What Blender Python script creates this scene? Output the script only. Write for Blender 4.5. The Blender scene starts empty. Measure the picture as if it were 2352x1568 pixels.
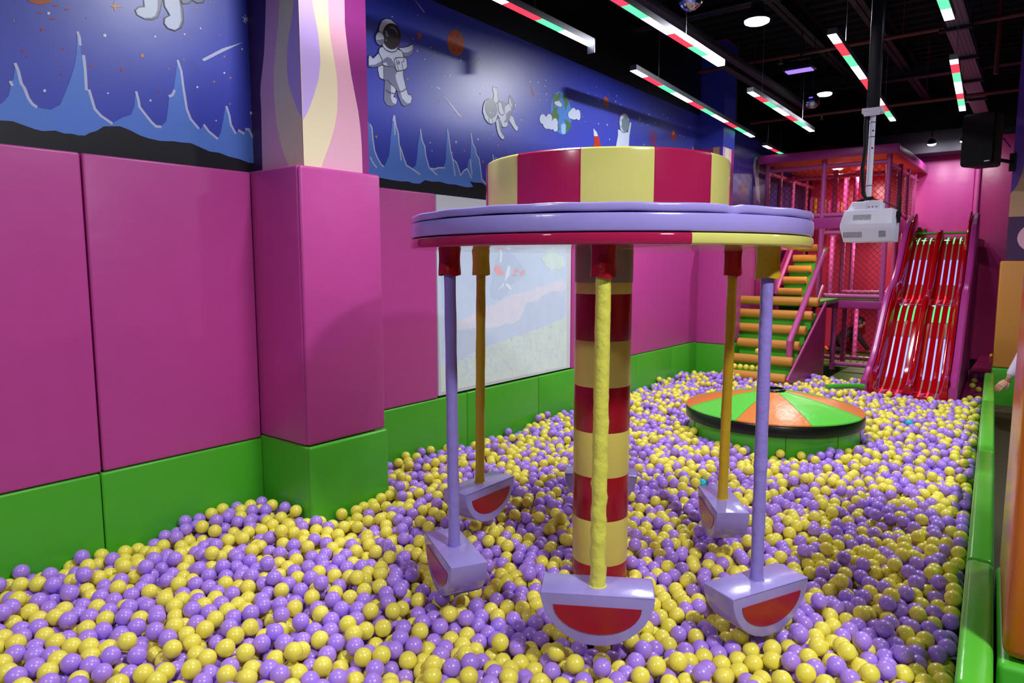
import bpy, bmesh, math, random
import numpy as np
from math import sin, cos, pi, radians
from mathutils import Vector, Matrix
from mathutils.geometry import tessellate_polygon

SC = bpy.context.scene
COL = SC.collection
rnd = random.Random(7)
WL = {}                                   # world position of every object made here

# ------------------------------------------------------------------ materials
def lin(c):
    return tuple(((v/255)/12.92 if v/255 <= .04045 else ((v/255+.055)/1.055)**2.4) for v in c)

def mat(name, rgb, rough=.4, metal=0, coat=0, emit=None, strength=0, bump=0, bscale=30, var=0, spec=.5, sss=0):
    m = bpy.data.materials.new(name); m.use_nodes = True
    nt = m.node_tree; b = nt.nodes['Principled BSDF']
    col = lin(rgb)+(1,)
    b.inputs['Base Color'].default_value = col
    b.inputs['Roughness'].default_value = rough
    b.inputs['Metallic'].default_value = metal
    b.inputs['Coat Weight'].default_value = coat
    b.inputs['Coat Roughness'].default_value = .12
    b.inputs['Specular IOR Level'].default_value = spec
    if emit:
        b.inputs['Emission Color'].default_value = lin(emit)+(1,)
        b.inputs['Emission Strength'].default_value = strength
    if bump or var:
        tc = nt.nodes.new('ShaderNodeTexCoord')
        nz = nt.nodes.new('ShaderNodeTexNoise'); nz.inputs['Scale'].default_value = bscale; nz.inputs['Detail'].default_value = 3
        nt.links.new(tc.outputs['Object'], nz.inputs['Vector'])
        if bump:
            bp = nt.nodes.new('ShaderNodeBump'); bp.inputs['Strength'].default_value = bump; bp.inputs['Distance'].default_value = .02
            nt.links.new(nz.outputs['Fac'], bp.inputs['Height']); nt.links.new(bp.outputs['Normal'], b.inputs['Normal'])
        if var:
            mx = nt.nodes.new('ShaderNodeMix'); mx.data_type = 'RGBA'
            mx.inputs['A'].default_value = tuple(v*(1-var) for v in col[:3])+(1,)
            mx.inputs['B'].default_value = tuple(min(1, v*(1+var)) for v in col[:3])+(1,)
            nt.links.new(nz.outputs['Fac'], mx.inputs['Factor']); nt.links.new(mx.outputs['Result'], b.inputs['Base Color'])
    return m

M = {}
def vinyl(k, rgb, rough=.3, **kw):
    kw.setdefault('bump', .10); kw.setdefault('bscale', 9); kw.setdefault('var', .05)
    M[k] = mat('vinyl_'+k, rgb, rough, **kw)

vinyl('pink', (200, 72, 158), .38)
vinyl('green', (76, 178, 44), .34)
vinyl('green_rail', (84, 182, 46), .26, bump=.14, bscale=12)
vinyl('orange', (206, 78, 4), .42, spec=.3)
vinyl('orange_pad', (204, 104, 12), .22, bump=.03)
vinyl('lavender', (168, 154, 228), .2, bump=.15)
vinyl('lavender_pole', (148, 132, 214), .36, bump=.3, bscale=25)
vinyl('red', (190, 22, 40), .2)
vinyl('crimson', (176, 32, 78), .2, bump=.03)
vinyl('butter', (222, 218, 116), .2, bump=.03)
vinyl('butter_band', (222, 204, 100), .3)
vinyl('yellow_pole', (228, 226, 92), .32, bump=.5, bscale=22)
vinyl('mustard', (202, 166, 36), .34, bump=.3, bscale=22)
vinyl('red_band', (160, 14, 34), .25)
vinyl('red_sleeve', (168, 6, 22), .35, bump=.3, bscale=22)
vinyl('crimson_gloss', (176, 32, 78), .06, bump=0)
vinyl('butter_gloss', (222, 218, 116), .06, bump=0)
vinyl('taupe', (140, 116, 100), .4)
vinyl('magenta_mat', (162, 40, 110), .35)
vinyl('olive_mat', (74, 108, 24), .6, spec=.3)
vinyl('cone_green', (92, 204, 62), .3, bump=.25)
vinyl('cone_orange', (222, 124, 44), .3, bump=.25)
vinyl('black', (16, 16, 18), .3)
M['pink_tube'] = mat('pink_foam_tube', (196, 84, 156), .38, bump=.15, bscale=20)
M['pink_board'] = mat('pink_board', (176, 54, 140), .3)
M['rose_wall'] = mat('rose_wall_padding', (226, 62, 100), .3, bump=.08, bscale=6)
M['slide_red'] = mat('glossy_red_plastic', (172, 5, 16), .07, spec=.5)
M['roof_orange'] = mat('orange_board', (196, 104, 40), .4)
M['ceiling'] = mat('black_ceiling_paint', (15, 16, 21), .8, spec=.2)
M['steel_dark'] = mat('dark_painted_steel', (26, 27, 34), .6, spec=.3)
M['pipe_red'] = mat('red_sprinkler_pipe', (96, 30, 30), .5)
M['tray'] = mat('grey_cable_tray', (92, 84, 100), .5)
M['alu'] = mat('aluminium', (150, 152, 160), .35, metal=.8)
M['white_metal'] = mat('white_enamel', (232, 230, 250), .38)
M['grey_slot'] = mat('dark_slot', (40, 42, 50), .6)
M['black_metal'] = mat('black_post', (26, 27, 36), .35, metal=.3)
M['rubber'] = mat('black_rubber', (9, 9, 11), .5, spec=.3)
M['speaker'] = mat('black_speaker_cloth', (7, 7, 9), .8, spec=.2)
M['floor_blue'] = mat('slate_blue_floor', (104, 118, 172), .4)
M['pit_floor'] = mat('pit_floor', (90, 80, 60), .7)
M['screen'] = mat('white_screen', (222, 224, 236), .45)
M['ball_yellow'] = mat('yellow_plastic', (246, 232, 88), .3, coat=.16)
M['ball_purple'] = mat('purple_plastic', (180, 138, 244), .3, coat=.16)
M['ball_cyan'] = mat('cyan_plastic', (40, 190, 220), .2, coat=.35)
M['net'] = mat('net_cord', (96, 20, 40), .7)
M['mirror'] = mat('mirror_tile', (180, 180, 190), .08, metal=1)
M['skin'] = mat('skin', (196, 140, 112), .5)
M['hair'] = mat('dark_hair', (22, 16, 14), .5)
M['dark_cloth'] = mat('charcoal_cloth', (26, 26, 28), .8)
M['lilac_cloth'] = mat('pale_lilac_knit', (214, 200, 224), .8)
M['shoe_orange'] = mat('orange_shoe', (236, 90, 20), .5)
M['gold'] = mat('gold_bracelet', (220, 180, 110), .25, metal=1)
nt = M['tray'].node_tree; vo = nt.nodes.new('ShaderNodeTexVoronoi'); vo.inputs['Scale'].default_value = 28; vo.inputs['Randomness'].default_value = 0
tc = nt.nodes.new('ShaderNodeTexCoord'); cr = nt.nodes.new('ShaderNodeValToRGB'); cr.color_ramp.elements[0].position = .28; cr.color_ramp.elements[1].position = .32
cr.color_ramp.elements[0].color = lin((18, 18, 22))+(1,); cr.color_ramp.elements[1].color = lin((96, 90, 108))+(1,)
nt.links.new(tc.outputs['Object'], vo.inputs['Vector']); nt.links.new(vo.outputs['Distance'], cr.inputs['Fac']); nt.links.new(cr.outputs['Color'], nt.nodes['Principled BSDF'].inputs['Base Color'])
M['duct_grey'] = mat('duct_grey', (42, 40, 50), .7)
# lamps
M['led_white'] = mat('led_white', (235, 245, 255), .4, emit=(226, 240, 255), strength=3.5)
M['led_red'] = mat('led_red', (240, 60, 70), .4, emit=(255, 60, 80), strength=1.2)
M['led_green'] = mat('led_green', (60, 230, 140), .4, emit=(96, 250, 170), strength=1.3)
M['led_violet'] = mat('led_violet', (150, 90, 255), .4, emit=(140, 110, 255), strength=1.6)
M['lamp'] = mat('lamp_lens', (255, 255, 255), .4, emit=(240, 246, 255), strength=25)
M['lamp_warm'] = mat('warm_lamp_lens', (255, 255, 255), .4, emit=(255, 232, 214), strength=8)
M['strip_blue'] = mat('led_strip_blue', (120, 140, 255), .3, emit=(120, 140, 255), strength=1.6)
M['strip_green'] = mat('led_strip_green', (60, 240, 130), .3, emit=(60, 240, 130), strength=1.2)
M['strip_red'] = mat('led_strip_red', (255, 70, 70), .3, emit=(255, 60, 60), strength=1.0)
M['strip_off'] = mat('led_strip_unlit', (150, 136, 130), .3)
# mural paints
for k, c in dict(night=(44, 54, 158), peak=(92, 134, 226), hill=(12, 12, 28), snow=(196, 202, 236), white=(216, 228, 250), red=(184, 48, 34), orange=(216, 146, 60), darkorange=(184, 84, 40), ink=(30, 26, 48), suit=(206, 216, 244), suitshade=(122, 128, 164), visor=(36, 26, 44), visorgrey=(116, 138, 150), sea=(72, 136, 222), seapale=(160, 202, 240), land=(72, 118, 70), purple=(118, 48, 130),
                 paint_pink=(246, 184, 208), paint_cream=(250, 234, 196), paint_lilac=(212, 182, 250), paint_plum=(150, 44, 132), paint_dark=(70, 30, 84), paint_violet=(112, 70, 176), paint_tan=(196, 156, 116), paint_black=(14, 14, 20)).items():
    M[k] = mat('paint_'+k.replace('paint_', ''), c, .38, spec=.6)
M['night'] = mat('paint_night', (50, 64, 190), .38, spec=.9, bump=.04, bscale=4, var=.08)
for k, c in dict(pale=(196, 212, 236), grass=(204, 218, 214), path=(214, 214, 232), shade=(192, 206, 230), leaf=(188, 204, 230), lightc=(204, 222, 222), red=(226, 176, 182), insect=(226, 230, 246)).items():
    M['pic_'+k] = mat('picture_'+k, c, .5, emit=c, strength=.22, var=.10, bscale=9)  # projector light imitated by pale colours and a weak glow

# ------------------------------------------------------------------ objects
def tag(o, label=None, cat=None, group=None, kind=None):
    if label: o['label'] = label
    if cat: o['category'] = cat
    if group: o['group'] = group
    if kind: o['kind'] = kind
    return o

def place(o, w, parent):
    pw = WL[parent.name] if parent else Vector((0, 0, 0))
    o.location = Vector(w)-pw
    if parent: o.parent = parent
    WL[o.name] = Vector(w)

def empty(name, loc, label, cat, group=None):
    o = bpy.data.objects.new(name, None); COL.objects.link(o)
    o.empty_display_size = .1
    place(o, loc, None)
    return tag(o, label, cat, group)

class MB:
    """collects faces of one mesh; corners are world points"""
    def __init__(s): s.v = []; s.f = []; s.m = []
    def add(s, vs, fs, m=0):
        n = len(s.v); s.v += [tuple(v) for v in vs]
        for i, f in enumerate(fs):
            s.f.append([n+k for k in f]); s.m.append(m[i] if isinstance(m, list) else m)
        return s
    def quad(s, pts, m=0): return s.add(pts, [list(range(len(pts)))], m)
    def bm(s, b, m=0, mtx=None):
        b.verts.index_update()
        return s.add([(mtx @ v.co if mtx else v.co) for v in b.verts], [[v.index for v in f.verts] for f in b.faces], m)
    def box(s, x0, x1, y0, y1, z0, z1, m=0, bev=0, seg=3, mtx=None):
        b = bmesh.new(); bmesh.ops.create_cube(b, size=1)
        for v in b.verts: v.co = Vector(((x0+x1)/2+v.co.x*(x1-x0), (y0+y1)/2+v.co.y*(y1-y0), (z0+z1)/2+v.co.z*(z1-z0)))
        if bev: bmesh.ops.bevel(b, geom=list(b.edges), offset=bev, segments=seg, profile=.5, affect='EDGES')
        s.bm(b, m, mtx); b.free(); return s
    def prism(s, poly, vec, m=0, bev=0, seg=2, mtx=None):
        b = bmesh.new(); vec = Vector(vec)
        bot = [b.verts.new(Vector(p)) for p in poly]; top = [b.verts.new(Vector(p)+vec) for p in poly]
        n = len(poly)
        b.faces.new(bot); b.faces.new(top[::-1])
        for i in range(n): b.faces.new([bot[i], top[i], top[(i+1) % n], bot[(i+1) % n]])
        bmesh.ops.recalc_face_normals(b, faces=list(b.faces))
        if bev:
            es = [e for e in b.edges if len(e.link_faces) == 2 and e.calc_face_angle(0) > .5]
            bmesh.ops.bevel(b, geom=es, offset=bev, segments=seg, profile=.5, affect='EDGES')
        s.bm(b, m, mtx); b.free(); return s
    def tube(s, pts, r, n=10, m=0, caps=True, ref=None):
        pts = [Vector(p) for p in pts]; rs = r if isinstance(r, (list, tuple)) else [r]*len(pts)
        vs = []; fs = []; prev = None
        for i, p in enumerate(pts):
            d = (pts[min(i+1, len(pts)-1)]-pts[max(i-1, 0)]).normalized()
            if prev is None:
                a = Vector(ref) if ref else (Vector((0, 0, 1)) if abs(d.z) < .9 else Vector((1, 0, 0)))
                u = d.cross(a).normalized()
            else: u = (prev-d*prev.dot(d)).normalized()
            prev = u; w = d.cross(u)
            for k in range(n):
                t = 2*pi*k/n; vs.append(p+(u*cos(t)+w*sin(t))*rs[i])
        for i in range(len(pts)-1):
            for k in range(n):
                a = i*n+k; b_ = i*n+(k+1) % n; fs.append([a, b_, b_+n, a+n])
        if caps: fs += [list(range(n))[::-1], list(range((len(pts)-1)*n, len(pts)*n))]
        return s.add(vs, fs, m)
    def cyl(s, p0, p1, r, n=16, m=0): return s.tube([p0, p1], r, n, m)
    def lathe(s, prof, c, n=48, m=0, a0=0, a1=2*pi, closed=None, mfun=None):
        full = abs(a1-a0-2*pi) < 1e-6; k = n if full else n+1
        vs = []; fs = []; ms = []
        for i in range(k):
            a = a0+(a1-a0)*i/n
            for r, z in prof: vs.append((c[0]+r*cos(a), c[1]+r*sin(a), z))
        P = len(prof)
        for i in range(n):
            j = (i+1) % k
            for q in range(P-1):
                ids = [i*P+q, j*P+q, j*P+q+1, i*P+q+1]
                if prof[q][0] < 1e-6: ids = [ids[0], ids[2], ids[3]]
                elif prof[q+1][0] < 1e-6: ids = [ids[0], ids[1], ids[2]]
                fs.append(ids); ms.append(mfun(a0+(a1-a0)*(i+.5)/n, q) if mfun else m)
        return s.add(vs, fs, ms)
    def sphere(s, c, r, nu=16, nv=10, m=0):
        rx, ry, rz = r if isinstance(r, tuple) else (r, r, r)
        vs = [(c[0], c[1], c[2]-rz)]; fs = []
        for j in range(1, nv):
            t = -pi/2+pi*j/nv
            for i in range(nu): a = 2*pi*i/nu; vs.append((c[0]+rx*cos(t)*cos(a), c[1]+ry*cos(t)*sin(a), c[2]+rz*sin(t)))
        vs.append((c[0], c[1], c[2]+rz)); L = len(vs)-1
        for i in range(nu):
            fs.append([0, 1+(i+1) % nu, 1+i]); b = 1+(nv-2)*nu; fs.append([L, b+i, b+(i+1) % nu])
            for j in range(nv-2):
                a = 1+j*nu; fs.append([a+i, a+(i+1) % nu, a+nu+(i+1) % nu, a+nu+i])
        return s.add(vs, fs, m)
    def poly(s, pts, m=0):
        tri = tessellate_polygon([[Vector(p) for p in pts]])
        return s.add(pts, [list(t) for t in tri], m)
    def build(s, name, mats, parent=None, sharp=35, origin=None):
        me = bpy.data.meshes.new(name)
        V = np.array(s.v, dtype=float)
        if origin is None:
            lo = V.min(0); hi = V.max(0); origin = ((lo[0]+hi[0])/2, (lo[1]+hi[1])/2, lo[2])
        me.from_pydata([tuple(x) for x in (V-np.array(origin))], [], s.f)
        for x in (mats if isinstance(mats, (list, tuple)) else [mats]): me.materials.append(M[x])
        me.polygons.foreach_set('material_index', s.m)
        if sharp:
            me.polygons.foreach_set('use_smooth', [True]*len(s.f)); me.update()
            me.set_sharp_from_angle(angle=radians(sharp))
        me.update()
        o = bpy.data.objects.new(name, me); COL.objects.link(o)
        place(o, origin, parent)
        return o

def struct(o, label=None):
    o['kind'] = 'structure'
    if label: o['label'] = label
    return o
MURAL = {
'mural_mountains': [
 ('p','peak',1,0,[(-0.2,2.45),(0.1,2.72),(0.3,3.05),(0.42,2.7),(0.6,2.5),(1.07,2.498),(1.088,2.518),(1.105,2.544),(1.113,2.576),(1.116,2.597),(1.128,2.62),(1.134,2.655),(1.139,2.686),(1.144,2.684),(1.15,2.645),(1.156,2.605),(1.166,2.577),(1.179,2.541),(1.193,2.52),(1.211,2.512),(1.233,2.509),(1.267,2.51),(1.305,2.539),(1.327,2.59),(1.351,2.651),(1.375,2.721),(1.39,2.788),(1.399,2.887),(1.405,2.89),(1.409,2.843),(1.41,2.786),(1.42,2.781),(1.423,2.724),(1.423,2.637),(1.433,2.624),(1.447,2.568),(1.466,2.531),(1.492,2.506),(1.527,2.489),(1.581,2.528),(1.619,2.545),(1.637,2.587),(1.646,2.642),(1.652,2.663),(1.661,2.633),(1.664,2.592),(1.688,2.557),(1.718,2.523),(1.741,2.508),(1.765,2.51),(1.795,2.543),(1.806,2.601),(1.816,2.666),(1.84,2.695),(1.85,2.752),(1.862,2.811),(1.87,2.866),(1.881,2.831),(1.893,2.745),(1.905,2.65),(1.918,2.583),(1.951,2.543),(1.976,2.529),(2.0,2.556),(2.021,2.529),(2.073,2.494),(2.093,2.522),(2.111,2.593),(2.129,2.673),(2.142,2.667),(2.153,2.6),(2.165,2.559),(2.183,2.538),(2.204,2.558),(2.232,2.544),(2.248,2.571),(2.266,2.572),(2.286,2.542),(2.315,2.51),(2.347,2.492),(2.347,2.25),(-0.2,2.25)]),
 ('s','snow',2,0.013,[(1.139,2.686),(1.148,2.658),(1.156,2.605),(1.167,2.587),(1.179,2.545),(1.193,2.523),(1.208,2.513)]),
 ('s','snow',2,0.013,[(1.401,2.887),(1.407,2.864),(1.408,2.832)]),
 ('s','snow',2,0.013,[(1.42,2.785),(1.423,2.724),(1.422,2.63)]),
 ('s','snow',2,0.013,[(1.434,2.63),(1.445,2.583),(1.453,2.547),(1.479,2.518),(1.527,2.49)]),
 ('s','snow',2,0.013,[(1.652,2.663),(1.661,2.622),(1.664,2.592),(1.689,2.561),(1.718,2.527),(1.741,2.508),(1.765,2.51)]),
 ('s','snow',2,0.013,[(1.873,2.865),(1.889,2.816),(1.896,2.73),(1.908,2.626),(1.926,2.576),(1.968,2.533)]),
 ('s','snow',2,0.013,[(1.847,2.708),(1.835,2.683),(1.818,2.673)]),
 ('s','snow',2,0.013,[(2.0,2.556),(2.025,2.525),(2.073,2.494)]),
 ('s','snow',2,0.013,[(2.136,2.676),(2.15,2.634),(2.157,2.583),(2.183,2.539)]),
 ('s','snow',2,0.013,[(2.204,2.558),(2.235,2.545)]),
 ('s','snow',2,0.013,[(2.248,2.571),(2.268,2.573),(2.286,2.537),(2.31,2.509),(2.345,2.494)]),
 ('s','snow',2,0.013,[(1.115,2.604),(1.12,2.591)]),
 ('p','peak',1,0,[(3.148,2.767),(3.171,2.745),(3.186,2.729),(3.192,2.677),(3.202,2.608),(3.218,2.548),(3.241,2.524),(3.264,2.486),(3.288,2.475),(3.314,2.514),(3.339,2.558),(3.351,2.637),(3.367,2.748),(3.377,2.822),(3.394,2.839),(3.402,2.817),(3.408,2.782),(3.425,2.72),(3.435,2.63),(3.461,2.61),(3.485,2.543),(3.516,2.505),(3.562,2.491),(3.596,2.518),(3.611,2.587),(3.62,2.664),(3.639,2.742),(3.649,2.782),(3.658,2.764),(3.666,2.708),(3.692,2.664),(3.707,2.589),(3.734,2.519),(3.79,2.518),(3.848,2.532),(3.892,2.536),(3.915,2.594),(3.922,2.714),(3.929,2.794),(3.938,2.827),(3.953,2.798),(3.969,2.68),(3.99,2.613),(4.036,2.588),(4.058,2.539),(4.081,2.495),(4.121,2.536),(4.16,2.555),(4.177,2.624),(4.198,2.637),(4.206,2.732),(4.203,2.824),(4.215,2.831),(4.235,2.756),(4.259,2.707),(4.275,2.667),(4.308,2.65),(4.332,2.558),(4.348,2.496),(4.407,2.453),(4.45,2.473),(4.468,2.605),(4.483,2.703),(4.497,2.684),(4.512,2.555),(4.662,2.5),(5.012,2.48),(5.132,2.6),(5.191999999999999,2.62),(5.311999999999999,2.52),(5.712,2.45),(6.012,2.5),(6.132,2.6),(6.262,2.5),(6.911999999999999,2.42),(7.112,2.55),(7.231999999999999,2.45),(8.7,2.4),(8.7,2.25),(3.148,2.25)]),
 ('s','snow',3,0.011,[(3.174,2.741),(3.188,2.721),(3.195,2.642),(3.207,2.573),(3.229,2.531),(3.264,2.486),(3.286,2.475)]),
 ('s','snow',3,0.011,[(3.39,2.834),(3.383,2.801)]),
 ('s','snow',3,0.011,[(3.397,2.836),(3.407,2.773),(3.429,2.721),(3.436,2.639),(3.454,2.614),(3.472,2.57),(3.503,2.508),(3.562,2.488),(3.636,2.458)]),
 ('s','snow',3,0.011,[(3.396,2.816),(3.396,2.707)]),
 ('s','snow',3,0.011,[(3.442,2.622),(3.452,2.539)]),
 ('s','snow',3,0.011,[(3.649,2.782),(3.663,2.708),(3.692,2.664),(3.7,2.598),(3.734,2.516),(3.818,2.471)]),
 ('s','snow',3,0.011,[(3.734,2.512),(3.79,2.512),(3.834,2.527),(3.9,2.534)]),
 ('s','snow',3,0.011,[(3.937,2.825),(3.955,2.748),(3.969,2.67),(3.995,2.608),(4.036,2.588),(4.066,2.535),(4.081,2.495),(4.121,2.536),(4.16,2.555),(4.213,2.488)]),
 ('s','snow',3,0.011,[(3.99,2.613),(4.019,2.484)]),
 ('s','snow',3,0.011,[(4.207,2.835),(4.232,2.756),(4.259,2.728),(4.275,2.678),(4.308,2.65),(4.324,2.578),(4.34,2.489),(4.399,2.454)]),
 ('s','snow',3,0.011,[(4.198,2.632),(4.219,2.515)]),
 ('s','snow',3,0.011,[(4.483,2.703),(4.497,2.651)]),
 ('s','snow',3,0.011,[(3.168,2.524),(3.192,2.487),(3.223,2.462)]),
],
'mural_hills': [
 ('p','hill',2,0,[(-0.2,2.42),(0.4,2.4),(1.065,2.43),(1.112,2.434),(1.153,2.423),(1.195,2.412),(1.226,2.408),(1.277,2.418),(1.316,2.41),(1.342,2.414),(1.376,2.41),(1.403,2.414),(1.425,2.43),(1.453,2.442),(1.49,2.47),(1.563,2.482),(1.607,2.471),(1.659,2.451),(1.697,2.443),(1.753,2.438),(1.801,2.442),(1.826,2.446),(1.868,2.445),(1.92,2.449),(1.971,2.434),(2.024,2.418),(2.079,2.418),(2.134,2.405),(2.201,2.398),(2.259,2.384),(2.304,2.388),(2.348,2.414),(2.348,2.25),(-0.2,2.25)]),
 ('p','hill',2,0,[(3.161,2.408),(3.252,2.396),(3.36,2.391),(3.449,2.39),(3.514,2.396),(3.567,2.387),(3.634,2.39),(3.69,2.422),(3.76,2.417),(3.846,2.425),(3.935,2.415),(4.026,2.419),(4.119,2.411),(4.167,2.41),(4.232,2.421),(4.191,2.46),(4.24,2.456),(4.348,2.461),(4.382,2.445),(4.45,2.43),(5.05,2.4),(5.75,2.46),(6.45,2.38),(7.45,2.45),(8.7,2.4),(8.7,2.25),(3.161,2.25)]),
],
'mural_stars': [
 ('p','white',1,0,[(1.292,2.942),(1.29,2.938),(1.287,2.934),(1.283,2.933),(1.28,2.935),(1.279,2.939),(1.28,2.943),(1.284,2.946),(1.288,2.948),(1.291,2.946)]),
 ('p','white',1,0,[(1.528,2.905),(1.527,2.9),(1.523,2.896),(1.518,2.895),(1.514,2.897),(1.513,2.901),(1.514,2.906),(1.519,2.91),(1.523,2.911),(1.527,2.91)]),
 ('p','white',1,0,[(1.768,2.959),(1.767,2.956),(1.764,2.953),(1.76,2.952),(1.758,2.954),(1.757,2.957),(1.758,2.96),(1.761,2.963),(1.764,2.964),(1.767,2.962)]),
 ('p','white',1,0,[(2.012,3.064),(2.011,3.06),(2.008,3.058),(2.005,3.057),(2.002,3.058),(2.002,3.061),(2.003,3.064),(2.005,3.067),(2.009,3.067),(2.011,3.066)]),
 ('p','white',1,0,[(1.923,3.01),(1.921,3.007),(1.919,3.005),(1.916,3.004),(1.913,3.005),(1.912,3.007),(1.913,3.011),(1.916,3.013),(1.919,3.014),(1.922,3.013)]),
 ('p','white',1,0,[(2.253,3.013),(2.251,3.01),(2.248,3.007),(2.245,3.006),(2.242,3.008),(2.241,3.01),(2.242,3.014),(2.245,3.016),(2.249,3.017),(2.252,3.016)]),
 ('p','white',1,0,[(1.252,2.592),(1.251,2.588),(1.248,2.585),(1.244,2.585),(1.241,2.587),(1.24,2.59),(1.242,2.594),(1.245,2.597),(1.248,2.598),(1.251,2.596)]),
 ('p','white',1,0,[(1.522,2.633),(1.521,2.63),(1.519,2.628),(1.516,2.627),(1.514,2.628),(1.514,2.631),(1.515,2.634),(1.517,2.636),(1.52,2.636),(1.522,2.635)]),
 ('p','white',1,0,[(1.726,2.635),(1.725,2.632),(1.722,2.629),(1.718,2.629),(1.716,2.63),(1.715,2.633),(1.716,2.637),(1.719,2.639),(1.722,2.64),(1.725,2.638)]),
 ('p','white',1,0,[(1.979,2.752),(1.978,2.748),(1.975,2.745),(1.971,2.744),(1.968,2.746),(1.967,2.749),(1.968,2.753),(1.971,2.755),(1.975,2.756),(1.978,2.755)]),
 ('p','white',1,0,[(2.138,2.859),(2.137,2.856),(2.134,2.853),(2.13,2.853),(2.127,2.854),(2.127,2.857),(2.128,2.86),(2.131,2.862),(2.134,2.863),(2.137,2.862)]),
 ('p','white',1,0,[(2.296,2.669),(2.294,2.664),(2.29,2.66),(2.284,2.659),(2.28,2.661),(2.278,2.666),(2.28,2.671),(2.285,2.675),(2.29,2.675),(2.295,2.673)]),
 ('p','white',1,0,[(2.075,2.591),(2.074,2.588),(2.072,2.587),(2.069,2.586),(2.067,2.587),(2.066,2.59),(2.067,2.592),(2.07,2.594),(2.072,2.595),(2.075,2.593)]),
 ('p','white',1,0,[(2.284,3.184),(2.282,3.178),(2.277,3.174),(2.271,3.172),(2.266,3.174),(2.264,3.179),(2.266,3.184),(2.272,3.189),(2.278,3.19),(2.282,3.188)]),
 ('s','white',1,0.005,[(2.258,3.189),(2.294,3.175)]),
 ('s','white',1,0.005,[(2.292,3.196),(2.262,3.163)]),
 ('s','white',1,0.005,[(2.275,3.205),(2.277,3.16)]),
 ('p','red',1,0,[(1.259,2.864),(1.258,2.86),(1.255,2.856),(1.251,2.855),(1.248,2.857),(1.247,2.861),(1.248,2.865),(1.252,2.869),(1.256,2.87),(1.259,2.868)]),
 ('p','red',1,0,[(1.18,2.752),(1.178,2.748),(1.175,2.745),(1.172,2.744),(1.169,2.746),(1.169,2.749),(1.17,2.753),(1.173,2.756),(1.176,2.757),(1.179,2.755)]),
 ('p','red',1,0,[(1.34,2.798),(1.339,2.795),(1.337,2.792),(1.334,2.792),(1.332,2.793),(1.331,2.796),(1.332,2.799),(1.335,2.801),(1.337,2.802),(1.34,2.801)]),
 ('p','red',1,0,[(1.191,2.73),(1.19,2.728),(1.188,2.726),(1.186,2.725),(1.184,2.726),(1.183,2.729),(1.184,2.731),(1.186,2.733),(1.189,2.734),(1.19,2.733)]),
 ('p','red',1,0,[(1.456,2.747),(1.454,2.743),(1.451,2.741),(1.448,2.74),(1.445,2.741),(1.445,2.745),(1.446,2.748),(1.449,2.751),(1.452,2.752),(1.455,2.75)]),
 ('p','red',1,0,[(1.596,2.759),(1.595,2.755),(1.591,2.752),(1.587,2.751),(1.584,2.752),(1.583,2.756),(1.584,2.76),(1.588,2.764),(1.592,2.765),(1.595,2.763)]),
 ('p','red',1,0,[(1.323,2.68),(1.322,2.678),(1.32,2.676),(1.318,2.675),(1.316,2.676),(1.315,2.679),(1.316,2.681),(1.318,2.683),(1.32,2.684),(1.322,2.683)]),
 ('p','red',1,0,[(1.772,2.689),(1.771,2.686),(1.768,2.684),(1.765,2.684),(1.763,2.685),(1.762,2.688),(1.763,2.691),(1.766,2.693),(1.769,2.693),(1.771,2.692)]),
 ('p','red',1,0,[(1.773,2.635),(1.773,2.633),(1.771,2.631),(1.769,2.631),(1.767,2.632),(1.767,2.633),(1.768,2.635),(1.769,2.637),(1.771,2.637),(1.773,2.636)]),
 ('p','red',1,0,[(1.976,2.849),(1.975,2.847),(1.973,2.845),(1.97,2.844),(1.968,2.845),(1.968,2.847),(1.969,2.85),(1.971,2.852),(1.974,2.852),(1.976,2.851)]),
 ('p','red',1,0,[(2.029,2.693),(2.028,2.691),(2.026,2.689),(2.023,2.688),(2.021,2.689),(2.02,2.692),(2.021,2.694),(2.023,2.696),(2.026,2.697),(2.028,2.695)]),
 ('p','red',1,0,[(1.962,2.59),(1.961,2.588),(1.959,2.587),(1.957,2.586),(1.955,2.587),(1.955,2.589),(1.956,2.591),(1.957,2.593),(1.96,2.593),(1.961,2.592)]),
 ('p','red',1,0,[(2.222,3.12),(2.222,3.118),(2.22,3.117),(2.218,3.116),(2.217,3.117),(2.216,3.118),(2.217,3.12),(2.219,3.121),(2.22,3.122),(2.222,3.121)]),
 ('p','red',1,0,[(1.445,2.963),(1.445,2.961),(1.443,2.96),(1.442,2.959),(1.44,2.96),(1.44,2.962),(1.44,2.963),(1.442,2.965),(1.444,2.965),(1.445,2.965)]),
 ('p','orange',1,0,[(1.701,2.851),(1.699,2.845),(1.695,2.841),(1.689,2.84),(1.685,2.842),(1.684,2.847),(1.686,2.852),(1.69,2.856),(1.696,2.858),(1.7,2.855)]),
 ('p','orange',1,0,[(1.826,2.813),(1.825,2.811),(1.823,2.809),(1.821,2.808),(1.819,2.809),(1.818,2.812),(1.819,2.814),(1.821,2.816),(1.824,2.817),(1.826,2.816)]),
 ('p','orange',1,0,[(1.91,2.879),(1.909,2.876),(1.907,2.875),(1.905,2.874),(1.903,2.875),(1.902,2.877),(1.903,2.88),(1.905,2.882),(1.908,2.882),(1.91,2.881)]),
 ('p','orange',1,0,[(2.075,2.799),(2.074,2.796),(2.071,2.793),(2.068,2.793),(2.065,2.794),(2.064,2.797),(2.065,2.8),(2.068,2.802),(2.072,2.803),(2.074,2.802)]),
 ('p','orange',1,0,[(2.173,2.839),(2.172,2.836),(2.169,2.834),(2.166,2.833),(2.163,2.834),(2.162,2.837),(2.163,2.84),(2.166,2.843),(2.17,2.843),(2.172,2.842)]),
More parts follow.
